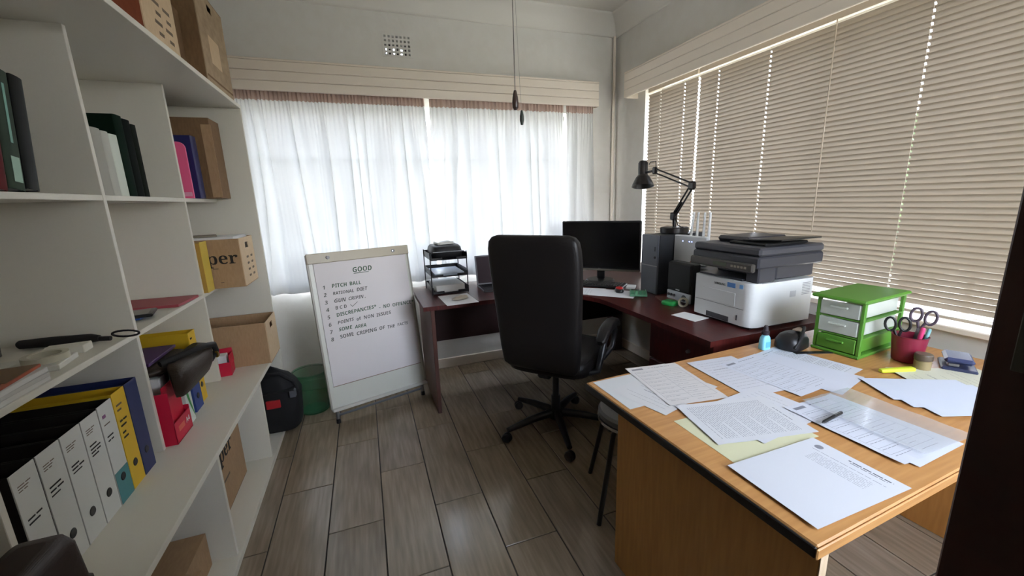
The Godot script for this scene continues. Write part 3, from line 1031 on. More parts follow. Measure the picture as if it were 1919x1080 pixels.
func build_top_boxes() -> void:
	var y := 1.9885
	var a := carton("carton", "red-brown cardboard box with pale printed end on the top shelf", -1.02, -0.635, y, 0.27, -2.184, -1.889, M.card_red, M.card_pale)
	for i in 4:
		for k in 2:
			part(a, "print_mark", mb().bb(0.1925, 0.1931, 0.05 + i * 0.035, 0.062 + i * 0.035, -0.10 + k * 0.09, -0.06 + k * 0.09 + 0.02 * (i % 2)), M.ink_faint)
	carton("carton", "dark brown cardboard box wedged between the two top boxes", -1.10, -0.70, y, 0.30, -2.475, -2.20, M.card_dark, M.card_dark, false, false)
	var c := carton("carton", "tall scuffed pale cardboard box with black handle on top shelf end", -1.05, -0.63, y, 0.45, -2.925, -2.49, M.card_dark, tri_mat(grain_tex(128, 128, col(158, 134, 106), col(186, 162, 130), 6, 9, 25), 2.0, 0.85))
	part(c, "handle", mb().tube([Vector3(0.16, 0.45, -0.12), Vector3(0.17, 0.485, -0.07), Vector3(0.175, 0.49, 0.05), Vector3(0.17, 0.45, 0.12)], 0.014, 8), M.black_matte)
	part(c, "label_sticker", mb().bb(0.2102, 0.2110, 0.13, 0.26, -0.06, 0.10), M.card_pale)
	part(c, "tape_strip", mb().bb(0.2102, 0.2112, 0.045, 0.055, -0.21, 0.21), M.card_dark)

# ---------------------------------------------------------------- upper row
func book(label: String, x1: float, depth: float, y0: float, hh: float, z0: float, z1: float, m: Material, lean := 0.0, group := "books on the upper shelf", called := "book") -> Node3D:
	# spine towards +x; origin at the base; z0 < z1
	var t := thing(called, label, "book", Vector3(x1, y0, (z0 + z1) / 2), 0.0, group)
	t.rotation.x = lean
	var w := z1 - z0
	var s := PackedVector3Array()
	part(t, "cover", mb().bb(-depth, -0.004, 0, hh, w / 2 - 0.002, w / 2, 0.0006).bb(-depth, -0.004, 0, hh, -w / 2, -w / 2 + 0.002, 0.0006), m)
	var spine := []
	for yy in [0.0, hh]:
		var ring := PackedVector3Array()
		for i in 9:
			var a := PI * i / 8.0
			ring.append(Vector3(-0.004 + 0.005 * sin(a), yy, -w / 2 * cos(a)))
		spine.append(ring)
	part(t, "spine", mb().loft(spine, false, false, false), m)
	part(t, "pages", mb().bb(-depth + 0.006, -0.005, 0.003, hh - 0.004, -w / 2 + 0.002, w / 2 - 0.002), M.white_paper)
	return t

func build_upper_items() -> void:
	var y := 1.4595
	var g := "books leaning on the upper shelf at the left edge"
	book("dark red book leaning at the left edge of the upper shelf", -0.83, 0.21, y + 0.006, 0.29, -1.425, -1.37, mat(col(104, 36, 38), 0.6, 0.0, 0.2), -0.15, g)
	var b := book("grey-green book with pale spine label on the upper shelf", -0.83, 0.21, y + 0.007, 0.305, -1.483, -1.43, mat(col(66, 80, 68), 0.6, 0.0, 0.2), -0.15, g)
	part(b, "spine_label", mb().bb(0.0012, 0.0018, 0.02, 0.085, -0.015, 0.012), mat(col(156, 190, 170), 0.5))
	part(b, "spine_label", mb().bb(0.0012, 0.0018, 0.12, 0.27, -0.004, 0.004), mat(col(126, 178, 162), 0.5))
	book("black glossy ring folder leaning against the books on the upper shelf", -0.83, 0.21, y + 0.008, 0.30, -1.535, -1.49, mat(col(30, 31, 30), 0.5, 0.0, 0.25), -0.15, g)
	g = "files in the middle bay of the upper shelf"
	var z := -1.805
	var set_ := [["brown-grey paperback beside the pale files on upper shelf", 0.040, 0.225, col(120, 106, 92)], ["light grey file beside the white file on upper shelf", 0.055, 0.228, col(178, 176, 166)], ["grey-white file between the light grey and white files", 0.045, 0.225, col(198, 198, 188)], ["white file standing against the dark green binders", 0.055, 0.222, col(226, 232, 220)], ["tall dark green binder behind the white files", 0.060, 0.300, col(16, 34, 24)], ["tall black binder next to the dark green binder", 0.055, 0.295, col(20, 24, 22)], ["tall blackish green binder last in the middle bay row", 0.040, 0.285, col(30, 34, 28)]]
	for e in set_:
		book(e[0], -0.83, 0.24 if e[2] < 0.25 else 0.27, y, e[2], z - e[1], z, mat(e[3], 0.7, 0.0, 0.15), 0.0, g)
		z -= e[1] + 0.003
	# right bay
	var pk := thing("pink_folder", "bright pink plastic folder standing in the upper right bay", "folder", Vector3(-0.94, y, -2.52))
	var sh := mb()
	var poly := [Vector2(-0.16, 0), Vector2(0.155, 0), Vector2(0.155, 0.24)]
	for i in 6:
		var a := PI / 2 * i / 5.0
		poly.append(Vector2(0.125 + 0.03 * cos(a), 0.24 + 0.03 * sin(a)))
	poly.append_array([Vector2(-0.16, 0.27)])
	var pl := mb().slab(poly, -0.006, 0.006)
	var po := part(pk, "cover", pl, mat(col(244, 104, 150), 0.5))
	po.basis = Basis(Vector3.RIGHT, -PI / 2)
	po.position.y = 0.0
	part(pk, "label", mb().bb(0.10, 0.15, 0.01, 0.03, 0.0062, 0.0066), mat(col(240, 170, 196), 0.5))
	book("navy blue binder behind the pink folder", -0.775, 0.30, y, 0.31, -2.66, -2.585, mat(col(34, 38, 92), 0.45), 0.0, "files in the right bay of the upper shelf")
	var c := carton("carton", "brown cardboard box standing behind the navy binder", -1.10, -0.715, y, 0.41, -2.86, -2.69, M.card_dark, M.card_dark, false, false)
	part(c, "flap", mb().bb(0.155, 0.2, 0.005, 0.38, 0.0855, 0.0885), M.card)

# ---------------------------------------------------------------- middle row
func build_middle_items() -> void:
	var y := 0.9815
	# left bay
	var um := thing("folding_umbrella", "black folded umbrella with wrist loop lying on the shelf", "umbrella", Vector3(-0.945, y, -1.685), -0.1)
	part(um, "canopy", mb().tube([Vector3(-0.13, 0.016, 0), Vector3(-0.125, 0.017, 0), Vector3(-0.04, 0.018, 0.002), Vector3(0.06, 0.017, 0), Vector3(0.085, 0.015, 0)], [0.010, 0.014, 0.0165, 0.0155, 0.010], 12), M.black_matte)
	part(um, "handle", mb().tube([Vector3(0.08, 0.013, 0), Vector3(0.115, 0.011, 0.0)], 0.008, 10), M.black_plastic)
	var lp := []
	for i in 17:
		var a := TAU * i / 16.0
		lp.append(Vector3(0.152 - 0.038 * cos(a), 0.020 + 0.013 * sin(a), -0.012 + 0.010 * sin(a)))
	part(um, "wrist_loop", mb().tube(lp, 0.0035, 6), M.black_matte)
	one("notebook", "white spiral-bound booklet lying near the umbrella", "notebook", mb().box(Vector3(0, 0.008, 0), Vector3(0.19, 0.016, 0.12), 0.002), mat(col(216, 214, 204), 0.6), Vector3(-0.93, y, -1.46), 0.15)
	var tp := thing("tape_roll", "pale roll of tape lying flat on the white booklet", "tape", Vector3(-0.885, y + 0.0165, -1.475))
	part(tp, "roll", mb().lathe([Vector2(0.034, 0), Vector2(0.048, 0), Vector2(0.048, 0.018), Vector2(0.034, 0.018), Vector2(0.034, 0)], 28), mat(col(196, 190, 168), 0.45))
	one("white_card_box", "small flat white card box behind the tape roll", "box", mb().box(Vector3(0, 0.012, 0), Vector3(0.10, 0.024, 0.055), 0.002), mat(col(222, 218, 204), 0.6), Vector3(-0.90, y, -1.59), 0.1)
	one("dark_cup", "dark grey lidded tub at the back of the shelf", "tub", mb().lathe([Vector2(0, 0), Vector2(0.034, 0), Vector2(0.036, 0.04), Vector2(0.032, 0.05), Vector2(0, 0.052)], 20), mat(col(70, 68, 60), 0.6), Vector3(-1.115, y, -1.63))
	var st := [[0.012, col(214, 212, 206), 0.02], [0.010, col(200, 198, 192), -0.03], [0.012, col(220, 219, 214), 0.04]]
	var yy := y
	var names := ["bottom bundle of loose white papers at the shelf's left end", "middle bundle of loose grey-white papers at the shelf's left end", "top bundle of loose white papers under the orange booklet"]
	for i in 3:
		one("paper_bundle", names[i], "papers", mb().box(Vector3(0, st[i][0] / 2, 0), Vector3(0.30, st[i][0], 0.21), 0.001), mat(st[i][1], 0.8), Vector3(-0.955, yy, -1.235), st[i][2], "paper bundles on the middle shelf")
		yy += st[i][0] + 0.0002
	var ob := one("booklet", "orange-brown booklet on top of the loose papers", "booklet", mb().box(Vector3(0, 0.004, 0), Vector3(0.26, 0.008, 0.17), 0.001), tri_mat(grain_tex(64, 64, col(150, 66, 34), col(176, 92, 50), 6, 6, 71), 4.0, 0.5), Vector3(-0.945, yy, -1.255), 0.12)
	part(ob, "brown_panel", mb().bb(0.02, 0.128, 0.0081, 0.0086, -0.083, 0.05), mat(col(112, 82, 44), 0.5))
	# middle bay
	one("red_folder", "flat red folder lying at the back of the middle bay shelf", "folder", mb().box(Vector3(0, 0.006, 0), Vector3(0.30, 0.012, 0.21), 0.001), mat(col(168, 72, 80), 0.5), Vector3(-0.955, y, -2.27), -0.05)
	one("blue_booklet", "blue booklet poking out under the black tablet case", "booklet", mb().box(Vector3(0, 0.006, 0), Vector3(0.20, 0.012, 0.16), 0.001), mat(col(62, 92, 156), 0.5), Vector3(-0.975, y, -2.04), 0.05)
	var tc := one("tablet_case", "thin black tablet case lying on the blue booklet", "case", mb().box(Vector3(0, 0.006, 0), Vector3(0.20, 0.012, 0.13), 0.004), mat(col(28, 28, 30), 0.35), Vector3(-0.935, y + 0.0122, -1.99), 0.25)
	part(tc, "screen", mb().bb(-0.085, 0.085, 0.0121, 0.0126, -0.055, 0.055), mat(col(46, 44, 42), 0.15))
	# right bay
	var yf := thing("yellow_box_file", "narrow yellow box file in front of the open cardboard box", "box file", Vector3(-0.785, y, -2.505))
	part(yf, "body", mb().bb(-0.27, -0.002, 0, 0.255, -0.045, 0.045, 0.001), mat(col(196, 154, 70), 0.55))
	part(yf, "spine", mb().bb(-0.002, 0.001, 0, 0.26, -0.047, 0.047, 0.001), mat(col(236, 206, 92), 0.5), "bright yellow spine")
	var c := carton("carton", "open brown paper box lettered per, full of papers", -1.02, -0.64, y, 0.262, -2.845, -2.565, M.card, M.card_pale, true)
	letters(c, "print_mark", "per", 0.062, Vector3(0.025, 0.16, 0.1402), Basis(), M.ink, true)
	part(c, "print_mark", mb().bb(0.05, 0.075, 0.105, 0.109, 0.1402, 0.1407), M.ink_faint)
	part(c, "print_mark", mb().bb(0.075, 0.09, 0.03, 0.033, 0.1402, 0.1407), M.ink_faint)
	for i in 4:
		for k in 2:
			part(c, "print_mark", mb().bb(0.1902, 0.1907, 0.04 + i * 0.035, 0.052 + i * 0.035, -0.085 + k * 0.085, -0.045 + k * 0.085), M.ink_faint)
	one("papers_in_box", "heap of white papers inside the box lettered per", "papers", mb().box(Vector3(0, 0.13, 0), Vector3(0.34, 0.26, 0.25), 0.01), M.white_paper, Vector3(-0.83, y + 0.012, -2.705), 0.0)
	one("folded_document", "creased grey document sticking out above the paper box", "papers", mb().box(Vector3(0, 0.003, 0), Vector3(0.17, 0.006, 0.14), 0.001), mat(col(150, 140, 120), 0.8), Vector3(-0.86, y + 0.274, -2.69), 0.3)

# ---------------------------------------------------------------- on the bench
func binder(label: String, x1: float, y0: float, z0: float, z1: float, m: Material, spine: Material, hh := 0.325, lines := [], band: Material = null) -> Node3D:
	var t := thing("lever_arch_binder", label, "binder", Vector3(x1, y0, (z0 + z1) / 2), 0.0, "lever arch binders on the bench")
	var w := z1 - z0
	var d := 0.285
	part(t, "cover", mb().bb(-d, -0.003, 0, hh, w / 2 - 0.0025, w / 2, 0.0005), m)
	part(t, "cover", mb().bb(-d, -0.003, 0, hh, -w / 2, -w / 2 + 0.0025, 0.0005), m)
	part(t, "spine", mb().bb(-0.003, 0, 0, hh, -w / 2, w / 2, 0.0006), spine)
	part(t, "papers", mb().bb(-d + 0.02, -0.03, 0.004, hh - 0.075, -w / 2 + 0.004, w / 2 - 0.010), mat(col(214, 208, 196), 0.9))
	if band != null:
		part(t, "spine_band", mb().bb(0, 0.0006, 0.0, hh * 0.32, -w / 2, w / 2), band)
	part(t, "finger_ring", mb().lathe([Vector2(0, 0.0016), Vector2(0.011, 0.0016), Vector2(0.0135, 0.0)], 20, Vector3(0.0005, hh * 0.235, 0), Basis(Vector3(0, 0, 1), -PI / 2)), M.black_plastic)
	# written titles, too small to read: one mark per word, [height on the spine, word lengths]
	for l in lines:
		var zz := w / 2 - 0.012
		for q in l[1]:
			part(t, "spine_lettering", mb().bb(0.0002, 0.0008, l[0] * hh, l[0] * hh + l[2], zz - q, zz), l[3] if l.size() > 3 else M.ink)
			zz -= q + 0.004
	return t

func build_bench_items() -> void:
	var y := 0.5105
	var white: Material = mat(col(216, 216, 210), 0.45)
	var blk: Material = mat(col(34, 30, 28), 0.6)
	var lb := [[0.89, [0.02, 0.014], 0.002, M.ink_faint], [0.87, [0.03], 0.002, M.ink_faint], [0.85, [0.012, 0.01], 0.002, M.ink_faint]]
	binder("white-spined binder with two lines, next to the shelf divider", -0.795, y, -1.203, -1.128, blk, white, 0.325, lb + [[0.62, [0.022, 0.018], 0.004], [0.585, [0.034], 0.004]])
	binder("white-spined binder with three lines, second from the divider", -0.795, y, -1.288, -1.208, blk, white, 0.325, lb + [[0.70, [0.04], 0.004], [0.665, [0.02, 0.022], 0.004], [0.63, [0.03], 0.003]])
	binder("white-spined binder in the middle of the white row", -0.795, y, -1.371, -1.292, blk, white, 0.325, lb + [[0.71, [0.03], 0.004], [0.68, [0.024, 0.02], 0.004], [0.65, [0.036], 0.003]])
	binder("white-spined binder next to the teal-footed binder", -0.795, y, -1.450, -1.375, blk, white, 0.325, lb + [[0.74, [0.03], 0.004], [0.705, [0.044], 0.004], [0.675, [0.02, 0.018], 0.004], [0.645, [0.03], 0.004]])
	binder("white binder with a teal foot on its spine", -0.795, y, -1.526, -1.455, blk, white, 0.328, [[0.87, [0.016], 0.010, mat(col(150, 100, 140), 0.7)], [0.80, [0.028], 0.003, M.ink_faint], [0.68, [0.03], 0.004], [0.64, [0.012, 0.012], 0.004]], mat(col(80, 142, 146), 0.5))
	var yl: Material = mat(col(226, 184, 40), 0.5)
	binder("yellow binder between the teal-footed and navy binders", -0.795, y, -1.602, -1.530, yl, yl, 0.335, [[0.86, [0.03], 0.006, M.ink_faint], [0.81, [0.022], 0.006, M.ink_faint], [0.70, [0.014, 0.02], 0.006], [0.65, [0.03], 0.006], [0.58, [0.018], 0.006], [0.53, [0.026], 0.006]])
	var nv: Material = mat(col(42, 52, 96), 0.5)
	binder("navy blue binder, last in the row of the left bay", -0.795, y, -1.680, -1.607, nv, nv, 0.335)
	# middle bay
	var rd: Material = mat(col(206, 24, 62), 0.5)
	var rb := thing("red_magazine_box", "crimson cardboard magazine box at the front of the middle bay", "magazine box", Vector3(-0.765, y, -1.862))
	var body := mb()
	body.bb(-0.26, 0, 0, 0.004, -0.075, 0.075)
	body.bb(-0.26, 0, 0.004, 0.10, -0.075, -0.072)
	body.bb(-0.26, 0, 0.004, 0.215, 0.072, 0.075)
	part(rb, "body", body, rd)
	part(rb, "front", mb().bb(-0.003, 0.0, 0.0, 0.085, -0.075, 0.075, 0.0008), rd)
	part(rb, "divider_card", mb().bb(-0.02, -0.017, 0.004, 0.235, -0.068, 0.07), mat(col(214, 30, 60), 0.5))
	letters(rb, "print_mark", "A4", 0.022, Vector3(0.0005, 0.05, -0.025), RX, M.white_paper)
	part(rb, "print_mark", mb().bb(0.0, 0.0006, 0.038, 0.06, -0.01, 0.045), mat(col(226, 110, 90), 0.5))
	one("papers_in_magazine_box", "white papers sticking up from the crimson magazine box", "papers", mb().box(Vector3(0, 0.13, 0), Vector3(0.20, 0.25, 0.05), 0.002), M.white_paper, Vector3(-0.90, y + 0.006, -1.86), 0.0)
	var gf := thing("white_green_file", "white file with green leaf swoosh beside the crimson box", "file", Vector3(-0.775, y, -1.975))
	part(gf, "cover", mb().bb(-0.23, 0, 0, 0.255, -0.03, 0.03, 0.001), mat(col(222, 228, 220), 0.5))
	var sw := []
	for i in 9:
		var t := i / 8.0
		sw.append(Vector2(0.02 + 0.16 * t, -0.025 + 0.045 * sin(t * PI * 0.5)))
	for i in 9:
		var t := 1.0 - i / 8.0
		sw.append(Vector2(0.02 + 0.16 * t, -0.028 + 0.02 * sin(t * PI * 0.5) + 0.012 * t))
	var swm := part(gf, "leaf_print", mb().slab(sw, 0.0, 0.0006), mat(col(58, 148, 70), 0.5))
	swm.basis = Basis(Vector3(0, 1, 0), Vector3(1, 0, 0), Vector3(0, 0, 1))
	swm.position = Vector3(0.0005, 0, 0)
	var bl: Material = mat(col(48, 72, 138), 0.5)
	binder("mid-blue binder between the white-green file and yellow binder", -0.79, y, -2.150, -2.065, bl, bl, 0.27)
	binder("yellow binder against the divider in the middle bay", -0.80, y, -2.235, -2.160, yl, yl, 0.345, [[0.9, [0.02], 0.008]])
	one("purple_folder", "purple plastic folder wedged flat above the middle bay binders", "folder", mb().box(Vector3(0, 0.006, 0), Vector3(0.28, 0.012, 0.24), 0.002), mat(col(78, 44, 98), 0.35), Vector3(-0.955, y + 0.316, -1.945), 0.0)
	var bg := thing("leather_bag", "dark brown leather shoulder bag lying over the files", "bag", Vector3(-0.90, y + 0.288, -1.95), 0.0)
	var rings := []
	for p in [[-0.014, 0.24, 0.27], [-0.004, 0.27, 0.30], [0.010, 0.27, 0.30], [0.022, 0.22, 0.24], [0.026, 0.10, 0.10]]:
		rings.append(rr(p[1], p[2], p[0], 3.4, 28))
	var br: Material = bumpy(mat(col(50, 38, 28), 0.5), 0.1, 0.08, 4)
	part(bg, "body", mb().loft(rings), br)
	rings = []
	for p in [[-0.105, 0.02, 0.26, 0.152], [-0.098, 0.04, 0.31, 0.155], [-0.06, 0.06, 0.33, 0.163], [-0.01, 0.068, 0.335, 0.163], [0.018, 0.06, 0.32, 0.155], [0.032, 0.03, 0.26, 0.14]]:
		rings.append(rr(p[1], p[2], p[0], 4.0, 28, Vector2(p[3] + 0.012, 0)))
	part(bg, "flap", mb().loft(rings), br)
	part(bg, "strap", mb().tube([Vector3(0.12, 0.035, 0.13), Vector3(0.18, 0.045, 0.06), Vector3(0.21, 0.04, -0.03), Vector3(0.215, 0.015, -0.13), Vector3(0.205, -0.03, -0.18), Vector3(0.19, -0.06, -0.14)], 0.012, 10), M.black_matte)
	part(bg, "buckle", mb().box(Vector3(0.208, -0.045, -0.175), Vector3(0.012, 0.03, 0.025), 0.003), mat(col(176, 138, 52), 0.3, 0.9), "brass buckle")
	# right bay
	carton("carton", "empty open cardboard box at the far end of the bench", -1.04, -0.59, y, 0.245, -2.865, -2.60, M.card, M.card_pale, true)
	var tr := thing("red_tray_box", "small crimson open box holding papers in front of the cardboard box", "box", Vector3(-0.765, y, -2.535), 0.10)
	part(tr, "bottom", mb().bb(-0.28, 0, 0, 0.004, -0.05, 0.05), rd)
	part(tr, "side", mb().bb(-0.28, 0, 0.004, 0.075, 0.047, 0.05), rd)
	part(tr, "side", mb().bb(-0.28, 0, 0.004, 0.13, -0.05, -0.047), rd)
	part(tr, "front", mb().bb(-0.003, 0, 0.0, 0.045, -0.05, 0.05, 0.0006), rd)
	part(tr, "front_flap", mb().bb(-0.003, 0.002, 0.05, 0.11, -0.05, 0.05, 0.0006), rd)
	one("papers_in_tray_box", "white papers standing in the small crimson box", "papers", mb().box(Vector3(-0.14, 0.055, 0), Vector3(0.25, 0.10, 0.06), 0.002), M.white_paper, Vector3(-0.768, y + 0.0045, -2.535), 0.10)
	# brown case on the bench, near the camera
	var cs := thing("brown_case", "dark brown leather case on the bench at the lower left", "case", Vector3(-0.695, y, -0.93), 0.0)
	rings = []
	for p in [[0.0, 0.10, 0.19], [0.006, 0.115, 0.205], [0.11, 0.118, 0.21], [0.115, 0.112, 0.195], [0.21, 0.105, 0.185], [0.235, 0.085, 0.165], [0.24, 0.05, 0.12]]:
		rings.append(rr(p[1], p[2], p[0], 8.0, 32))
	part(cs, "body", mb().loft(rings), bumpy(mat(col(48, 34, 28), 0.5), 0.1, 0.06, 6))
	part(cs, "clasp", mb().bb(0.045, 0.063, 0.10, 0.12, 0.02, 0.05, 0.002), M.steel)

# ---------------------------------------------------------------- under the bench
func build_low_items() -> void:
	var a := carton("carton", "brown cardboard box under the bench in the nearer bay", -1.10, -0.74, 0.0305, 0.22, -1.42, -1.12, M.card_dark, M.card_dark, true, false, "cardboard boxes under the bench")
	part(a, "flap", mb().bb(0.18, 0.30, 0.205, 0.209, -0.14, 0.14), M.card)
	var b := carton("carton", "brown paper box lettered paper under the bench, middle bay", -1.10, -0.72, 0.0305, 0.40, -2.30, -1.76, M.card_dark, M.card, false, false, "cardboard boxes under the bench")
	letters(b, "print_mark", "paper", 0.075, Vector3(0.1905, 0.27, 0.17), RX, M.ink, true)
	part(b, "print_mark", mb().bb(0.1902, 0.1907, 0.14, 0.15, -0.05, 0.10), M.ink_faint)
	carton("carton", "long flat cardboard box under the bench nearest the camera", -1.10, -0.70, 0.0305, 0.14, -1.68, -1.44, M.card, M.card, false, false, "cardboard boxes under the bench")

# ---------------------------------------------------------------- on the dark desk
func build_dark_desk_things() -> void:
	var y := DT + 0.0003
	# letter trays
	var t := thing("letter_tray", "black three-tier letter tray at the left end of the desk", "letter tray", Vector3(0.535, y, -2.965), 0.02)
	for i in 3:
		var yy := 0.012 + i * 0.118
		var tier := part(t, "tray", mb().bb(-0.125, 0.125, yy, yy + 0.004, -0.16, 0.16, 0.001), M.black_plastic)
		part(tier, "tray_wall", mb().bb(-0.128, -0.124, yy, yy + 0.045, -0.16, 0.16, 0.001), M.black_plastic)
		part(tier, "tray_wall", mb().bb(0.124, 0.128, yy, yy + 0.045, -0.16, 0.16, 0.001), M.black_plastic)
		part(tier, "tray_wall", mb().bb(-0.124, 0.124, yy, yy + 0.045, -0.162, -0.158, 0.001), M.black_plastic)
		part(tier, "tray_lip", mb().bb(-0.124, -0.05, yy, yy + 0.018, 0.157, 0.161, 0.001), M.black_plastic)
		part(tier, "tray_lip", mb().bb(0.05, 0.124, yy, yy + 0.018, 0.157, 0.161, 0.001), M.black_plastic)
	for sx in [-0.13, 0.13]:
		for z in [-0.14, 0.13]:
			part(t, "post", mb().tube([Vector3(sx, 0, z), Vector3(sx, 0.30, z)], 0.004, 6), M.black_plastic)
	one("paper_ream", "thick ream of white paper in the bottom letter tray", "papers", mb().box(Vector3(0, 0.025, 0), Vector3(0.205, 0.05, 0.29), 0.002), M.white_paper, Vector3(0.533, y + 0.0168, -2.965), 0.03)
	one("document_sheaf", "thin sheaf of bluish documents in the middle letter tray", "papers", mb().box(Vector3(0, 0.009, 0), Vector3(0.21, 0.018, 0.285), 0.001), mat(col(196, 208, 226), 0.5), Vector3(0.535, y + 0.1345, -2.965), 0.01)
	var dk := thing("black_pouch", "bulky black zip pouch on the top letter tray", "pouch", Vector3(0.535, y + 0.2525, -2.965), 0.02)
	var rings := []
	for p in [[0.0, 0.19, 0.22], [0.01, 0.22, 0.265], [0.05, 0.226, 0.27], [0.075, 0.215, 0.26], [0.088, 0.19, 0.23], [0.092, 0.10, 0.14]]:
		rings.append(rr(p[1], p[2], p[0], 4.0, 30))
	part(dk, "body", mb().loft(rings), bumpy(mat(col(30, 30, 32), 0.5), 0.1, 0.05, 9))
	part(dk, "zip", mb().tube([Vector3(-0.11, 0.05, 0.143), Vector3(0.0, 0.052, 0.146), Vector3(0.11, 0.05, 0.143)], 0.003, 6), M.steel)
	var nb := thing("white_remote", "small white device lying on the black pouch", "device", Vector3(0.53, y + 0.346, -2.95), 0.15)
	part(nb, "body", mb().box(Vector3(0, 0.009, 0), Vector3(0.12, 0.018, 0.11), 0.004), mat(col(212, 212, 204), 0.5))
	part(nb, "buttons", mb().bb(-0.04, 0.04, 0.0181, 0.0195, -0.02, 0.035, 0.0005), mat(col(150, 150, 144), 0.5))
	# laptop half hidden by the chair
	var lp := thing("laptop", "open dark laptop half hidden behind the chair", "laptop", Vector3(0.93, y, -2.86), -0.05)
	part(lp, "base", mb().bb(-0.165, 0.165, 0.0, 0.016, -0.10, 0.125, 0.003), mat(col(40, 42, 48), 0.4))
	part(lp, "keys", mb().bb(-0.145, 0.145, 0.0162, 0.0175, -0.085, 0.03, 0.0006), M.black_plastic)
	var ld := part(lp, "lid", mb().bb(-0.165, 0.165, 0.0, 0.225, -0.008, 0.0, 0.003), mat(col(60, 54, 60), 0.4))
	ld.position = Vector3(0, 0.012, -0.10)
	ld.rotation.x = -0.22
	part(ld, "screen", mb().bb(-0.155, 0.155, 0.012, 0.215, 0.0003, 0.001), mat(col(60, 50, 54), 0.6, 0.0, 0.2))
	# monitor
	var mo := thing("monitor", "black widescreen monitor switched off in the desk corner", "monitor", Vector3(1.715, y, -2.745), -0.80)
	part(mo, "base", mb().lathe([Vector2(0, 0.012), Vector2(0.10, 0.01), Vector2(0.112, 0.0), Vector2(0, 0.0)], 30), M.black_plastic)
	part(mo, "neck", mb().bb(-0.03, 0.03, 0.008, 0.16, -0.035, -0.01, 0.006), M.black_plastic)
	part(mo, "casing", mb().bb(-0.305, 0.305, 0.078, 0.462, -0.012, 0.02, 0.006).bb(-0.16, 0.16, 0.13, 0.38, -0.05, -0.012, 0.012), M.black_plastic)
	part(mo, "screen", mb().bb(-0.293, 0.293, 0.105, 0.450, 0.0203, 0.0212), mat(col(16, 15, 16), 0.2))
	part(mo, "chin", mb().bb(-0.302, 0.302, 0.079, 0.094, 0.0203, 0.0222, 0.0008), mat(col(126, 122, 112), 0.35, 0.4), "silver-grey lower bezel")
	letters(mo, "brand_mark", "DELL", 0.007, Vector3(-0.012, 0.097, 0.0206), Basis(), mat(col(150, 150, 150), 0.4))
	# keyboard
	var kb := thing("keyboard", "black keyboard lying below the monitor", "keyboard", Vector3(1.575, y, -2.585), -0.86)
	part(kb, "body", mb().bb(-0.22, 0.22, 0.0, 0.016, -0.075, 0.075, 0.004), M.black_plastic)
	var km := mb().box(Vector3.ZERO, Vector3(0.016, 0.007, 0.016), 0.002).mesh()
	var key_m: Material = mat(col(44, 43, 42), 0.5)
	for r in 6:
		for c in 22:
			if r == 5 and c > 4 and c < 11:
				continue
			if r == 0 and c == 1:
				continue
			var k := part(kb, "key", km, key_m)
			k.position = Vector3(-0.204 + c * 0.0194, 0.0195, -0.055 + r * 0.0215)
	part(kb, "space_bar", mb().box(Vector3(-0.058, 0.0195, 0.0525), Vector3(0.112, 0.007, 0.016), 0.002), key_m)
	var ms := thing("mouse", "black and red computer mouse on the papers", "mouse", Vector3(1.60, y + 0.0025, -2.315), -0.5)
	rings = []
	for p in [[0.0, 0.052, 0.085], [0.006, 0.060, 0.098], [0.018, 0.058, 0.095], [0.028, 0.044, 0.07], [0.032, 0.02, 0.03]]:
		rings.append(rr(p[1], p[2], p[0], 2.6, 24))
	part(ms, "body", mb().loft(rings), M.black_plastic)
	rings = []
	for p in [[0.026, 0.050, 0.078], [0.0305, 0.044, 0.07], [0.0345, 0.022, 0.035]]:
		rings.append(rr(p[1], p[2], p[0], 2.6, 24, Vector2(0, 0.0)))
	part(ms, "top_shell", mb().loft(rings), mat(col(196, 34, 34), 0.4), "red top shell")
	# papers and small things
	var w: Material = M.white_paper
	sheet_on(DT, 0.545, -2.64, 0.03, doc_mat(4, 3), "white document lying in front of the letter tray", 0.0006)
	sheet_on(DT, 1.40, -2.46, 0.9, doc_mat(4, 4), "white sheet with green scribble peeking out beside the chair", 0.0006)
	sheet_on(DT, 1.545, -2.30, 0.75, doc_mat(0, 5), "white sheet under the red mouse", 0.0012)
	one("crumpled_paper", "crumpled beige wrapper lying by the letter tray", "wrapper", mb().loft([rr(0.09, 0.05, 0.0, 2.2, 18), rr(0.12, 0.07, 0.006, 2.6, 18), rr(0.09, 0.05, 0.018, 2.2, 18, Vector2(0.01, 0)), rr(0.03, 0.02, 0.024, 2.0, 18, Vector2(0.02, 0))]), mat(col(206, 194, 180), 0.8), Vector3(0.56, y + 0.0012, -2.63), 0.4)
	var ca := thing("calculator", "green desk calculator lying beside the computer tower", "calculator", Vector3(1.672, y + 0.0026, -2.205), -0.62)
	part(ca, "body", mb().bb(-0.055, 0.055, 0, 0.014, -0.085, 0.085, 0.004), mat(col(96, 150, 118), 0.45))
	part(ca, "display", mb().bb(-0.045, 0.045, 0.0141, 0.0155, -0.072, -0.042, 0.0005), mat(col(84, 92, 78), 0.25))
	for r in 4:
		for c in 4:
			part(ca, "button", mb().box(Vector3(-0.036 + c * 0.024, 0.0155, -0.02 + r * 0.026), Vector3(0.018, 0.004, 0.018), 0.0015), mat(col(70, 140, 104), 0.5))
	one("note_block", "small clear sticky note pad beside the green calculator", "note pad", mb().box(Vector3(0, 0.004, 0), Vector3(0.09, 0.008, 0.12), 0.001), mat(col(122, 82, 74), 0.3), Vector3(1.735, y, -2.015), -0.35)
	one("white_carton_scrap", "small white card by the keyboard and tower", "card", mb().box(Vector3(0, 0.008, 0), Vector3(0.09, 0.016, 0.06), 0.002), w, Vector3(1.745, y, -2.385), 0.8)
	# tower
	var pc := thing("computer_tower", "tall grey computer tower carrying the desk lamp", "computer", Vector3(1.96, y, -2.22), 0.03)
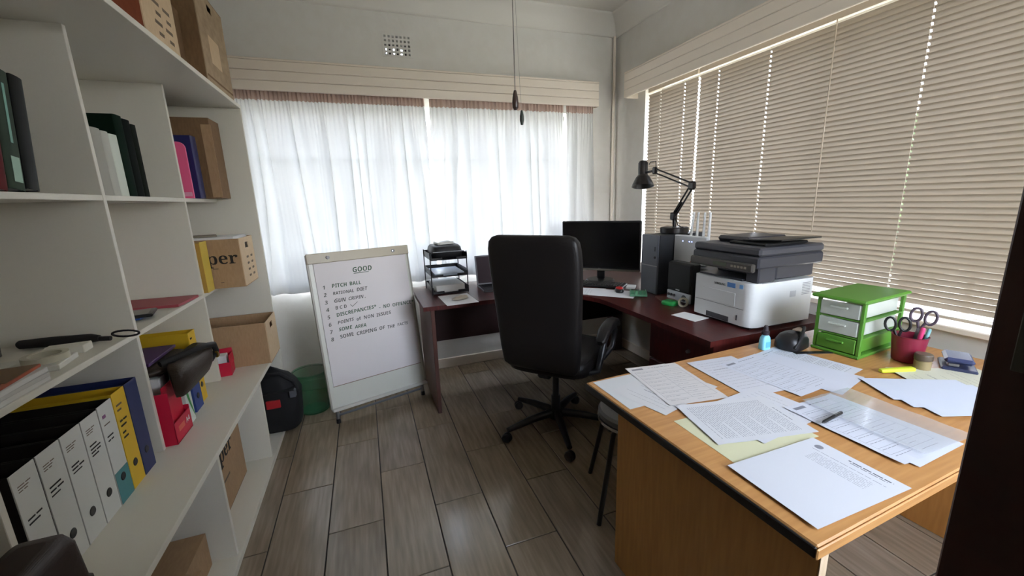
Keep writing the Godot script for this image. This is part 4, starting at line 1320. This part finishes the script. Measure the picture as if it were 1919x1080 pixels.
	part(pc, "case", mb().bb(-0.19, 0.19, 0.0, 0.388, -0.078, 0.078, 0.003), mat(col(44, 46, 50), 0.45))
	part(pc, "front_panel", mb().bb(-0.205, -0.1905, 0.0, 0.390, -0.079, 0.079, 0.005), mat(col(92, 96, 104), 0.4), "grey front panel")
	part(pc, "trim_strip", mb().bb(-0.2065, -0.205, 0.185, 0.191, -0.078, 0.078), M.steel)
	part(pc, "power_button", mb().lathe([Vector2(0, 0.003), Vector2(0.008, 0.003), Vector2(0.009, 0)], 14, Vector3(-0.205, 0.245, 0.055), Basis(Vector3(0, 0, 1), PI / 2)), M.black_plastic)
	part(pc, "port", mb().bb(-0.2062, -0.205, 0.285, 0.315, 0.05, 0.058), M.black_plastic)
	# lamp
	var la := thing("desk_lamp", "black jointed desk lamp standing on the computer tower", "lamp", Vector3(1.955, y + 0.3902, -2.22))
	var bk: Material = mat(col(26, 22, 22), 0.35)
	part(la, "base", mb().lathe([Vector2(0, 0.04), Vector2(0.082, 0.04), Vector2(0.09, 0.034), Vector2(0.09, 0.004), Vector2(0.086, 0), Vector2(0, 0)], 36), bk)
	var px := func(yy: float, z: float) -> Vector3: return Vector3(0.0, yy - (y + 0.3902), z + 2.22)
	part(la, "pivot", mb().tube([Vector3(0, 0.04, 0), Vector3(0, 0.085, -0.005)], 0.012, 10), bk)
	part(la, "lower_bracket", mb().box(px.call(1.255, -2.232), Vector3(0.03, 0.05, 0.045), 0.006), bk)
	var elbow: Vector3 = px.call(1.448, -2.082)
	for o in [-0.012, 0.012]:
		part(la, "lower_arm", mb().tube([px.call(1.262, -2.228) + Vector3(0, -o * 0.5, o), elbow + Vector3(0, -o * 0.5, o)], 0.006, 8), bk)
	part(la, "spring", mb().tube([px.call(1.27, -2.24) + Vector3(0.012, 0, 0), px.call(1.345, -2.175) + Vector3(0.012, 0, 0)], 0.008, 8), bk)
	part(la, "elbow", mb().box(elbow, Vector3(0.028, 0.055, 0.06), 0.012), bk)
	var head: Vector3 = px.call(1.565, -2.44)
	for o in [-0.014, 0.014]:
		part(la, "upper_arm", mb().tube([elbow + Vector3(0, o, 0), head + Vector3(0, o, 0)], 0.0055, 8), bk)
	part(la, "head_bracket", mb().box(head, Vector3(0.026, 0.05, 0.04), 0.008), bk)
	part(la, "head_bow", mb().tube([head + Vector3(0, 0.02, 0.01), head + Vector3(0, 0.062, 0.008), head + Vector3(0, 0.062, -0.05), head + Vector3(0, 0.045, -0.065)], 0.003, 6), bk)
	part(la, "head_stem", mb().tube([head, head + Vector3(-0.01, -0.006, -0.075)], 0.008, 8), bk)
	var sb := Basis(Vector3(0, 0, 1), -0.12) * Basis(Vector3(1, 0, 0), -0.18)
	part(la, "lamp_shade", mb().lathe([Vector2(0, 0.09), Vector2(0.026, 0.088), Vector2(0.034, 0.075), Vector2(0.033, -0.01), Vector2(0.05, -0.03), Vector2(0.072, -0.075), Vector2(0.078, -0.095), Vector2(0.074, -0.094), Vector2(0.046, -0.03), Vector2(0.0, -0.02)], 32, head + Vector3(-0.012, -0.012, -0.115), sb), bk)
	part(la, "cable", mb().tube([px.call(1.25, -2.215), px.call(1.20, -2.19), px.call(1.185, -2.15), px.call(1.187, -2.14)], 0.0035, 6), M.black_plastic)
	# battery box behind the speaker, router on it
	var ub := thing("battery_box", "slate grey backup battery box behind the loudspeaker", "battery box", Vector3(1.98, y, -1.885))
	part(ub, "case", mb().bb(-0.14, 0.17, 0, 0.21, -0.20, 0.115, 0.006), mat(col(84, 88, 98), 0.45))
	part(ub, "front_panel", mb().bb(-0.147, -0.1402, 0.01, 0.20, -0.19, 0.105, 0.003), mat(col(62, 66, 76), 0.45))
	var ro := thing("router", "white upright router with four antennas and status lights", "router", Vector3(1.90, y + 0.2108, -2.015), 0.03)
	part(ro, "body", mb().bb(-0.012, 0.018, 0.0, 0.178, -0.122, 0.132, 0.006), M.white_plastic)
	part(ro, "foot", mb().bb(-0.03, 0.035, 0.0, 0.008, -0.115, 0.115, 0.002), M.white_plastic)
	var glow := StandardMaterial3D.new()
	glow.albedo_color = col(160, 180, 255)
	glow.emission_enabled = true
	glow.emission = col(150, 170, 255)
	glow.emission_energy_multiplier = 2.0
	for z in [0.028, 0.008, -0.045]:
		part(ro, "status_light", mb().box(Vector3(-0.0125, 0.142, z), Vector3(0.001, 0.005, 0.005), 0.0), glow)
	part(ro, "logo", mb().box(Vector3(-0.0125, 0.018, 0.03), Vector3(0.0008, 0.007, 0.009), 0.0), mat(col(196, 70, 70), 0.5))
	letters(ro, "logo", "HUAWEI", 0.006, Vector3(-0.0128, 0.016, 0.02), Basis(Vector3(0, 0, -1), Vector3(0, 1, 0), Vector3(-1, 0, 0)) * Basis(Vector3.UP, 0.0), mat(col(170, 120, 120), 0.5)).basis = Basis(Vector3(0, 0, -1) * -1.0, Vector3.UP, Vector3(-1, 0, 0))
	for e in [[-0.03, 0.06], [0.03, 0.0], [0.08, 0.0], [0.12, 0.0]]:
		part(ro, "antenna", mb().tube([Vector3(0.022, 0.13, e[0]), Vector3(0.024, 0.18, e[0] + e[1] * 0.2), Vector3(0.026, 0.32, e[0] + e[1] * 0.45)], [0.008, 0.008, 0.0065], 10), M.white_plastic)
	# loudspeaker
	var sp := thing("loudspeaker", "small loudspeaker with black grille and silver foot", "loudspeaker", Vector3(1.795, y, -1.94), 0.0)
	part(sp, "cabinet", mb().bb(-0.02, 0.036, 0, 0.24, -0.10, 0.10, 0.006), M.black_plastic)
	part(sp, "grille", mb().bb(-0.036, -0.0202, 0.062, 0.238, -0.097, 0.097, 0.008), M.black_matte)
	part(sp, "control_panel", mb().bb(-0.034, -0.0202, 0.002, 0.060, -0.099, 0.099, 0.005), mat(col(192, 198, 206), 0.35), "silver control panel")
	part(sp, "brand_plate", mb().bb(-0.0375, -0.036, 0.07, 0.076, -0.018, 0.014), M.white_plastic)
	for z in [-0.03, -0.055, -0.078]:
		part(sp, "knob", mb().lathe([Vector2(0, 0.008), Vector2(0.008, 0.007), Vector2(0.009, 0)], 14, Vector3(-0.034, 0.034, z), Basis(Vector3(0, 0, 1), PI / 2)), M.grey_plastic)
	part(sp, "tweeter_oval", mb().lathe([Vector2(0, 0.002), Vector2(0.016, 0.002), Vector2(0.02, 0)], 20, Vector3(-0.034, 0.03, 0.05), Basis(Vector3(0, 0, 1), PI / 2) ), M.grey_plastic)
	# small things on the right wing
	one("green_tape", "green tape dispenser beside the loudspeaker", "tape dispenser", mb().loft([rr(0.075, 0.085, 0.0, 3.0, 20), rr(0.085, 0.095, 0.008, 3.0, 20), rr(0.08, 0.09, 0.02, 3.0, 20), rr(0.05, 0.06, 0.024, 3.0, 20)]), mat(col(36, 150, 72), 0.4), Vector3(1.675, y, -1.905), 0.3)
	one("tape_ring", "pale tape roll standing behind the green dispenser", "tape", mb().lathe([Vector2(0.018, -0.009), Vector2(0.028, -0.009), Vector2(0.028, 0.009), Vector2(0.018, 0.009), Vector2(0.018, -0.009)], 24, Vector3(0, 0.028, 0), Basis(Vector3(0, 0, 1), 1.4)), mat(col(206, 200, 176), 0.4), Vector3(1.70, y, -1.825), 0.5)
	one("white_note", "white slip of paper in front of the printer", "paper", mb().slab([Vector2(-0.055, -0.075), Vector2(0.05, -0.08), Vector2(0.062, 0.07), Vector2(-0.05, 0.078)], 0.0, 0.001), w, Vector3(1.59, y, -1.655), 0.1)

# ---------------------------------------------------------------- printer
func build_printer() -> void:
	var t := thing("printer", "white and dark grey multifunction laser printer on the desk end", "printer", Vector3(1.655, DT + 0.0003, -1.525))
	# local: front faces -x, z to the near side; 0.36 wide, 0.40 deep
	var W: Material = mat(col(222, 224, 224), 0.4)
	var D: Material = mat(col(58, 58, 64), 0.4)
	var rings := []
	for yy in [0.012, 0.225]:
		var ring := PackedVector3Array()
		for p in [[0.0, -0.165], [0.0, 0.13], [0.006, 0.155], [0.02, 0.172], [0.05, 0.18], [0.39, 0.18], [0.40, 0.17], [0.40, -0.17], [0.39, -0.18], [0.03, -0.18], [0.006, -0.175]]:
			ring.append(Vector3(p[0], yy, p[1]))
		rings.append(ring)
	part(t, "body", mb().loft(rings), W)
	part(t, "foot", mb().bb(0.02, 0.38, 0, 0.0118, -0.16, 0.16), M.black_plastic)
	part(t, "front_seam", mb().bb(-0.0007, 0.001, 0.093, 0.095, -0.164, 0.135), mat(col(110, 110, 112), 0.6))
	part(t, "side_seam", mb().bb(0.05, 0.395, 0.2235, 0.2252, 0.1795, 0.1807), mat(col(110, 110, 112), 0.6))
	part(t, "tray_door", mb().bb(-0.002, 0.001, 0.10, 0.165, -0.13, 0.085, 0.0008), W)
	part(t, "cassette_handle", mb().bb(-0.0012, 0.0, 0.014, 0.04, -0.085, 0.055), D)
	part(t, "paper_gauge", mb().bb(-0.0012, 0.0, 0.035, 0.06, 0.098, 0.104), D)
	letters(t, "brand_mark", "SAMSUNG", 0.011, Vector3(-0.0008, 0.197, -0.045), Basis(Vector3(0, 0, 1), Vector3.UP, Vector3(-1, 0, 0)), M.ink)
	part(t, "sticker", mb().bb(-0.0012, 0.0, 0.19, 0.213, 0.035, 0.082), mat(col(84, 130, 190), 0.5), "blue maker's sticker")
	part(t, "sticker", mb().bb(-0.0012, 0.0, 0.193, 0.212, 0.105, 0.125), mat(col(120, 176, 226), 0.5), "light blue energy sticker")
	for i in 8:
		part(t, "side_vent", mb().bb(0.32, 0.375, 0.145 + i * 0.008, 0.148 + i * 0.008, 0.1795, 0.1806), mat(col(150, 152, 156), 0.6))
	part(t, "label", mb().bb(0.24, 0.28, 0.14, 0.17, 0.1798, 0.1804), mat(col(196, 198, 200), 0.6))
	# output bay and scanner
	part(t, "output_floor", mb().bb(0.02, 0.30, 0.225, 0.235, -0.17, 0.10, 0.003), D)
	part(t, "rear_pillar", mb().bb(0.14, 0.39, 0.235, 0.30, -0.17, 0.175, 0.006), D)
	part(t, "near_pillar", mb().bb(0.03, 0.139, 0.225, 0.30, 0.105, 0.175, 0.006), D)
	var sc := part(t, "scanner", mb().bb(-0.02, 0.40, 0.30, 0.355, -0.185, 0.21, 0.008), D)
	part(sc, "control_panel", mb().bb(-0.045, -0.0205, 0.285, 0.325, -0.175, 0.20, 0.006), mat(col(74, 70, 66), 0.35))
	part(sc, "display", mb().bb(-0.0465, -0.0452, 0.297, 0.315, -0.02, 0.06), mat(col(90, 96, 80), 0.2))
	for i in 5:
		part(sc, "button", mb().bb(-0.0468, -0.0452, 0.300, 0.310, 0.085 + i * 0.018, 0.097 + i * 0.018), mat(col(150, 140, 128), 0.4))
	part(t, "scanner_lid", mb().bb(-0.015, 0.40, 0.356, 0.395, -0.185, 0.21, 0.010), mat(col(66, 66, 72), 0.45))
	part(t, "document_feeder", mb().bb(0.10, 0.37, 0.3955, 0.425, -0.15, 0.05, 0.014), D)
	var ft := part(t, "feeder_tray", mb().bb(0.08, 0.34, 0.0, 0.006, 0.0, 0.20, 0.002), M.black_plastic)
	ft.position = Vector3(0, 0.412, 0.03)
	ft.rotation.x = -0.06
	part(t, "feeder_cover", mb().bb(0.06, 0.34, 0.396, 0.408, -0.03, 0.17, 0.004), M.black_matte)

# ---------------------------------------------------------------- on the wooden desk
func build_wood_desk_things() -> void:
	var y := WT + 0.0003
	var gb := thing("drawer_tower", "green plastic desktop drawer unit with clear drawers", "drawer unit", Vector3(1.875, y, -1.035), 0.10)
	# local: front faces -x
	var G: Material = mat(col(86, 142, 46), 0.45)
	var cl := StandardMaterial3D.new()
	cl.albedo_color = Color(0.86, 0.88, 0.84, 0.55)
	cl.transparency = BaseMaterial3D.TRANSPARENCY_ALPHA
	cl.roughness = 0.3
	part(gb, "top", mb().bb(-0.175, 0.165, 0.222, 0.236, -0.095, 0.095, 0.005), G)
	part(gb, "base", mb().bb(-0.155, 0.155, 0.0, 0.012, -0.085, 0.085, 0.003), G)
	for sx in [-0.15, 0.14]:
		for sz in [-0.082, 0.07]:
			part(gb, "post", mb().bb(sx, sx + 0.014, 0.012, 0.222, sz, sz + 0.014, 0.003), G)
	for i in 3:
		var yy := 0.014 + i * 0.0695
		part(gb, "shelf", mb().bb(-0.15, 0.152, yy + 0.0635, yy + 0.067, -0.084, 0.084, 0.001), G)
		var d := part(gb, "drawer", mb().bb(-0.145, 0.135, yy + 0.002, yy + 0.005, -0.066, 0.066).bb(-0.145, 0.135, yy + 0.005, yy + 0.055, -0.066, -0.064).bb(-0.145, 0.135, yy + 0.005, yy + 0.055, 0.064, 0.066).bb(0.133, 0.135, yy + 0.005, yy + 0.055, -0.064, 0.064), cl if i > 0 else G)
		part(d, "drawer_front", mb().bb(-0.152, -0.146, yy + 0.002, yy + 0.060, -0.067, 0.067, 0.002), cl if i > 0 else G)
		part(d, "handle", mb().bb(-0.163, -0.152, yy + 0.036, yy + 0.044, -0.03, 0.03, 0.002), cl if i > 0 else G)
	for i in 2:
		one("drawer_contents", ["loose beige cards inside the upper clear drawer", "loose grey stationery inside the middle clear drawer"][i], "stationery", mb().box(Vector3(0, 0.012, 0), Vector3(0.15, 0.022, 0.09), 0.004), mat([col(196, 176, 150), col(120, 118, 108)][i], 0.7), Vector3(1.865, y + 0.1588 - i * 0.0695, -1.035), 0.12)
	# glue bottle
	var gl := thing("glue_bottle", "pale blue glue bottle with dark cap at the desk's far edge", "bottle", Vector3(1.525, y, -1.165))
	rings_part(gl, "body", [[0.0, 0.040, 0.028], [0.004, 0.046, 0.033], [0.035, 0.045, 0.032], [0.052, 0.038, 0.028], [0.060, 0.026, 0.022], [0.063, 0.020, 0.018]], mat(col(136, 208, 232), 0.4))
	part(gl, "label", mb().bb(-0.012, 0.012, 0.012, 0.036, 0.0162, 0.0170), mat(col(96, 176, 214), 0.5))
	part(gl, "cap", mb().lathe([Vector2(0.012, 0.063), Vector2(0.015, 0.065), Vector2(0.015, 0.078), Vector2(0.010, 0.082), Vector2(0.008, 0.10), Vector2(0.005, 0.104), Vector2(0, 0.105)], 18), mat(col(48, 40, 46), 0.4))
	# black case with a cable
	var bc := thing("spectacle_case", "rounded black spectacle case with strap beside the green drawers", "case", Vector3(1.635, y, -1.13), 0.2)
	rings_part(bc, "body", [[0.0, 0.11, 0.085], [0.01, 0.135, 0.105], [0.04, 0.135, 0.10], [0.062, 0.11, 0.075], [0.07, 0.05, 0.03]], mat(col(26, 24, 26), 0.4))
	part(bc, "strap", mb().tube([Vector3(-0.06, 0.02, 0.04), Vector3(-0.02, 0.07, 0.045), Vector3(0.05, 0.085, 0.02), Vector3(0.075, 0.04, -0.03)], 0.006, 8), M.black_matte)
	part(bc, "tag", mb().box(Vector3(0.03, 0.078, 0.01), Vector3(0.05, 0.005, 0.03), 0.001), mat(col(140, 122, 104), 0.6))
	one("black_ruler", "thin black ruler lying in front of the spectacle case", "ruler", mb().box(Vector3(0, 0.002, 0), Vector3(0.20, 0.004, 0.022), 0.001), M.black_plastic, Vector3(1.68, y, -1.045), -0.35)
	# red pen cup
	var cup := thing("pen_cup", "dark red mesh pen cup holding scissors and pens", "pen cup", Vector3(1.885, y, -0.865))
	part(cup, "cup", mb().lathe([Vector2(0, 0.002), Vector2(0.040, 0.002), Vector2(0.043, 0.006), Vector2(0.052, 0.098), Vector2(0.054, 0.102), Vector2(0.051, 0.102), Vector2(0.041, 0.008), Vector2(0, 0.005)], 28), mat(col(136, 34, 58), 0.35))
	scissors("black-handled scissors standing in the red pen cup", Vector3(1.872, y + 0.012, -0.885), -1.0, 0.12, mat(col(30, 28, 30), 0.4), 0.115)
	scissors("grey-handled scissors standing tallest in the red pen cup", Vector3(1.893, y + 0.012, -0.862), -1.25, -0.12, mat(col(86, 72, 84), 0.4), 0.155)
	pen("thick pink highlighter standing in the red pen cup", Vector3(1.880, y + 0.012, -0.845), 0.13, 0.0075, mat(col(224, 70, 124), 0.4), Vector3(0.012, 1, 0.12))
	pen("pale teal pen standing in the red pen cup", Vector3(1.902, y + 0.012, -0.84), 0.122, 0.006, mat(col(126, 176, 178), 0.4), Vector3(0.15, 1, 0.1))
	var jr := thing("small_jar", "little glass jar with dark lid beside the pen cup", "jar", Vector3(1.838, y, -0.795))
	part(jr, "jar", mb().lathe([Vector2(0, 0), Vector2(0.022, 0), Vector2(0.024, 0.004), Vector2(0.024, 0.034), Vector2(0.02, 0.038), Vector2(0, 0.038)], 20), mat(col(150, 132, 96), 0.25))
	part(jr, "lid", mb().lathe([Vector2(0.0, 0.060), Vector2(0.023, 0.060), Vector2(0.0255, 0.056), Vector2(0.0255, 0.0385), Vector2(0, 0.0385)], 20), mat(col(92, 78, 64), 0.4))
	var hl := thing("highlighter", "yellow highlighter lying in front of the pen cup", "highlighter", Vector3(1.735, y, -0.815), -0.30)
	rings_x(hl, "barrel", [[-0.062, 0.014, 0.010], [-0.057, 0.020, 0.014], [0.02, 0.021, 0.015], [0.021, 0.023, 0.016], [0.057, 0.023, 0.016], [0.062, 0.017, 0.012]], mat(col(214, 228, 62), 0.4), 0.0086)
	var hp := thing("hole_punch", "dark blue metal hole punch against the window wall", "hole punch", Vector3(1.965, y, -0.755), 0.5)
	part(hp, "base", mb().bb(-0.06, 0.06, 0.0, 0.014, -0.045, 0.045, 0.004), mat(col(44, 50, 78), 0.4))
	part(hp, "lever", mb().bb(-0.055, 0.055, 0.028, 0.048, -0.04, 0.035, 0.008), mat(col(52, 60, 96), 0.4))
	part(hp, "hinge", mb().bb(-0.045, 0.045, 0.014, 0.028, -0.03, 0.0, 0.003), M.steel)

func rings_part(parent: Node, called: String, prof: Array, m: Material, p := 3.0) -> void:
	var rings := []
	for e in prof:
		rings.append(rr(e[1], e[2], e[0], p, 26))
	part(parent, called, mb().loft(rings), m)

func rings_x(parent: Node, called: String, prof: Array, m: Material, h: float) -> void:
	var rings := []
	for e in prof:
		var ring := PackedVector3Array()
		for q in rr(e[1], e[2], 0.0, 3.0, 18):
			ring.append(Vector3(e[0], h + q.z, q.x))
		rings.append(ring)
	part(parent, called, mb().loft(rings), m)

func scissors(label: String, at: Vector3, turn: float, lean: float, m: Material, rise: float) -> void:
	var t := thing("scissors", label, "scissors", at, turn, "scissors in the pen cup")
	t.rotation.z = lean
	for s in [-1.0, 1.0]:
		part(t, "blade", mb().bb(-0.005 + s * 0.002, 0.005 + s * 0.002, 0.0, rise - 0.03, -0.001 + s * 0.0012, 0.001 + s * 0.0012), M.steel)
		var lp := []
		for i in 17:
			var a := TAU * i / 16.0
			lp.append(Vector3(s * 0.020 + 0.017 * cos(a) * 0.9, rise + 0.012 + 0.026 * sin(a), s * 0.001))
		part(t, "handle", mb().tube(lp, 0.0045, 8), m)
		part(t, "shank", mb().tube([Vector3(s * 0.003, rise - 0.035, s * 0.001), Vector3(s * 0.010, rise - 0.012, s * 0.001)], 0.0045, 8), m)

func pen(label: String, at: Vector3, l: float, r: float, m: Material, dir: Vector3) -> void:
	var t := thing("pen", label, "pen", at)
	var d := dir.normalized()
	part(t, "barrel", mb().tube([Vector3.ZERO, d * l * 0.7], r * 0.9, 10), m)
	part(t, "cap", mb().tube([d * l * 0.7, d * (l - 0.004), d * l], [r, r, r * 0.6], 10), m)

# ---------------------------------------------------------------- papers
var docs := {}
func doc_mat(kind: int, seed_: int, paper := Color(0.91, 0.915, 0.93)) -> StandardMaterial3D:
	var key := "%d %d %s" % [kind, seed_, paper.to_html()]
	if not docs.has(key):
		var m := StandardMaterial3D.new()
		m.albedo_texture = doc_tex(kind, paper, seed_)
		m.roughness = 0.65
		docs[key] = m
	return docs[key]

func sheet_on(base: float, x: float, z: float, turn: float, m: Material, label: String, lift: float, curl := 0.0, w := 0.21, l := 0.297, group := "loose papers on the desks", seed_ := 1) -> MeshInstance3D:
	# a sheet with thickness, a little wavy; its top edge points to -z before turning
	noise.seed = seed_ + int(x * 1000)
	noise.frequency = 6.0
	var b := mb()
	var nx := 8
	var nz := 11
	var hgt := func(i: int, j: int) -> Vector3:
		var u := float(i) / nx
		var v := float(j) / nz
		var e: float = curl * (pow(absf(u - 0.5) * 2.0, 3.0) * 0.6 + pow(absf(v - 0.5) * 2.0, 3.0) * 0.6)
		return Vector3((u - 0.5) * w, e * (0.6 + noise.get_noise_2d(u, v)) + 0.0, (v - 0.5) * l)
	var th := Vector3(0, 0.0004, 0)
	for i in nx:
		for j in nz:
			var p00: Vector3 = hgt.call(i, j)
			var p10: Vector3 = hgt.call(i + 1, j)
			var p11: Vector3 = hgt.call(i + 1, j + 1)
			var p01: Vector3 = hgt.call(i, j + 1)
			var uv := func(a: int, c: int) -> Vector2: return Vector2(float(a) / nx, float(c) / nz)
			var nn := -(p10 - p00).cross(p01 - p00).normalized()
			b.tri(p00 + th, p10 + th, p11 + th, nn, nn, nn, uv.call(i, j), uv.call(i + 1, j), uv.call(i + 1, j + 1))
			b.tri(p00 + th, p11 + th, p01 + th, nn, nn, nn, uv.call(i, j), uv.call(i + 1, j + 1), uv.call(i, j + 1))
			b.tri(p00, p10, p11, -nn, -nn, -nn)
			b.tri(p00, p11, p01, -nn, -nn, -nn)
	return one("paper_sheet", label, "paper", b, m, Vector3(x, base + lift, z), turn, group)

func build_papers() -> void:
	var h := PI / 2
	var k := 0.0006
	# [x, z, turn, kind, label, curl]; drawn bottom to top
	var cream := Color(0.82, 0.81, 0.67)
	var list := [
		[0.940, -0.755, -h, 0, "cream sheet poking out under the typed page", cream, 0.0],
		[0.862, -1.075, h + 0.03, 0, "blank white sheet at the desk's far left corner", Color(0.810, 0.810, 0.810), 0.0],
		[0.905, -1.035, h + 0.28, 4, "white sheet fanned out on the far left corner sheet", Color(0.819, 0.810, 0.810), 0.001],
		[0.965, -1.065, -0.14, 2, "form with boxes on top of the far left pile", Color(0.828, 0.810, 0.801), 0.002],
		[1.523, -1.000, 0.19, 1, "typed sheet farthest from the camera by the glue bottle", Color(0.810, 0.819, 0.846), 0.0],
		[1.445, -0.945, 0.26, 0, "blank sheet at the right side of the far pile", Color(0.810, 0.819, 0.855), 0.001],
		[1.222, -1.020, -0.08, 4, "white sheet between the form and the far typed sheet", Color(0.819, 0.819, 0.846), 0.0],
		[1.345, -0.975, 0.10, 2, "faintly ruled sheet on top of the far pile", Color(0.810, 0.819, 0.855), 0.002],
		[1.060, -0.800, -h + 0.12, 4, "white sheet under the typed page in the middle", Color(0.819, 0.819, 0.837), 0.0],
		[0.978, -0.792, -1.768, 1, "densely typed page lying left of the pen", Color(0.819, 0.819, 0.828), 0.002],
		[1.262, -0.628, 0.06, 0, "blank sheet under the document with the pen", Color(0.810, 0.819, 0.846), 0.0],
		[1.245, -0.640, 0.01, 2, "stapled document with a pen lying on it", Color(0.801, 0.810, 0.846), 0.003],
		[1.82, -0.690, 1.1, 4, "cream page with black print at the far right of the stack", Color(0.810, 0.801, 0.720), 0.0],
		[1.655, -0.602, 1.22, 0, "lowest white sheet at the right end of the desk", Color(0.810, 0.828, 0.864), 0.0, 1],
		[1.650, -0.648, 1.13, 0, "middle white sheet of the stack at the right end", Color(0.810, 0.828, 0.873), 0.0, 1],
		[1.651, -0.693, 1.10, 0, "topmost white sheet of the stack at the right end", Color(0.810, 0.828, 0.882), 0.0, 1],
		[0.912, -0.541, -h + 0.006, 3, "letterheaded sheet nearest the camera at the desk corner", Color(0.815, 0.819, 0.837), 0.0],
	]
	for i in list.size():
		var e = list[i]
		var narrow: bool = e.size() > 7
		sheet_on(WT, e[0], e[1], e[2], doc_mat(e[3], i, e[5]), e[4], 0.0004 + i * k * 0.55, e[6], 0.155 if narrow else 0.21, 0.297, "loose papers on the desks", i)
	# plastic sleeve
	var ps := StandardMaterial3D.new()
	ps.albedo_color = Color(0.92, 0.95, 0.97, 0.14)
	ps.transparency = BaseMaterial3D.TRANSPARENCY_ALPHA
	ps.roughness = 0.12
	var sl := sheet_on(WT, 1.325, -0.64, 0.0, ps, "clear plastic sleeve under the document with the pen", 0.0108, 0.003, 0.21, 0.30, "", 77)
	sl.name = "plastic_sleeve"
	tag(sl, "crinkled clear plastic sleeve beside the document with the pen", "sleeve")
	sl.remove_meta("group")
	var pn := thing("ballpoint_pen", "black ballpoint pen lying across the stapled document", "pen", Vector3(1.19, WT + 0.016, -0.683), 0.15)
	part(pn, "barrel", mb().tube([Vector3(-0.055, 0, 0), Vector3(-0.045, 0, 0), Vector3(0.05, 0, 0)], [0.0015, 0.0045, 0.0045], 10), M.black_plastic)
	part(pn, "clip", mb().bb(0.012, 0.048, 0.0045, 0.006, -0.0015, 0.0015), M.steel)
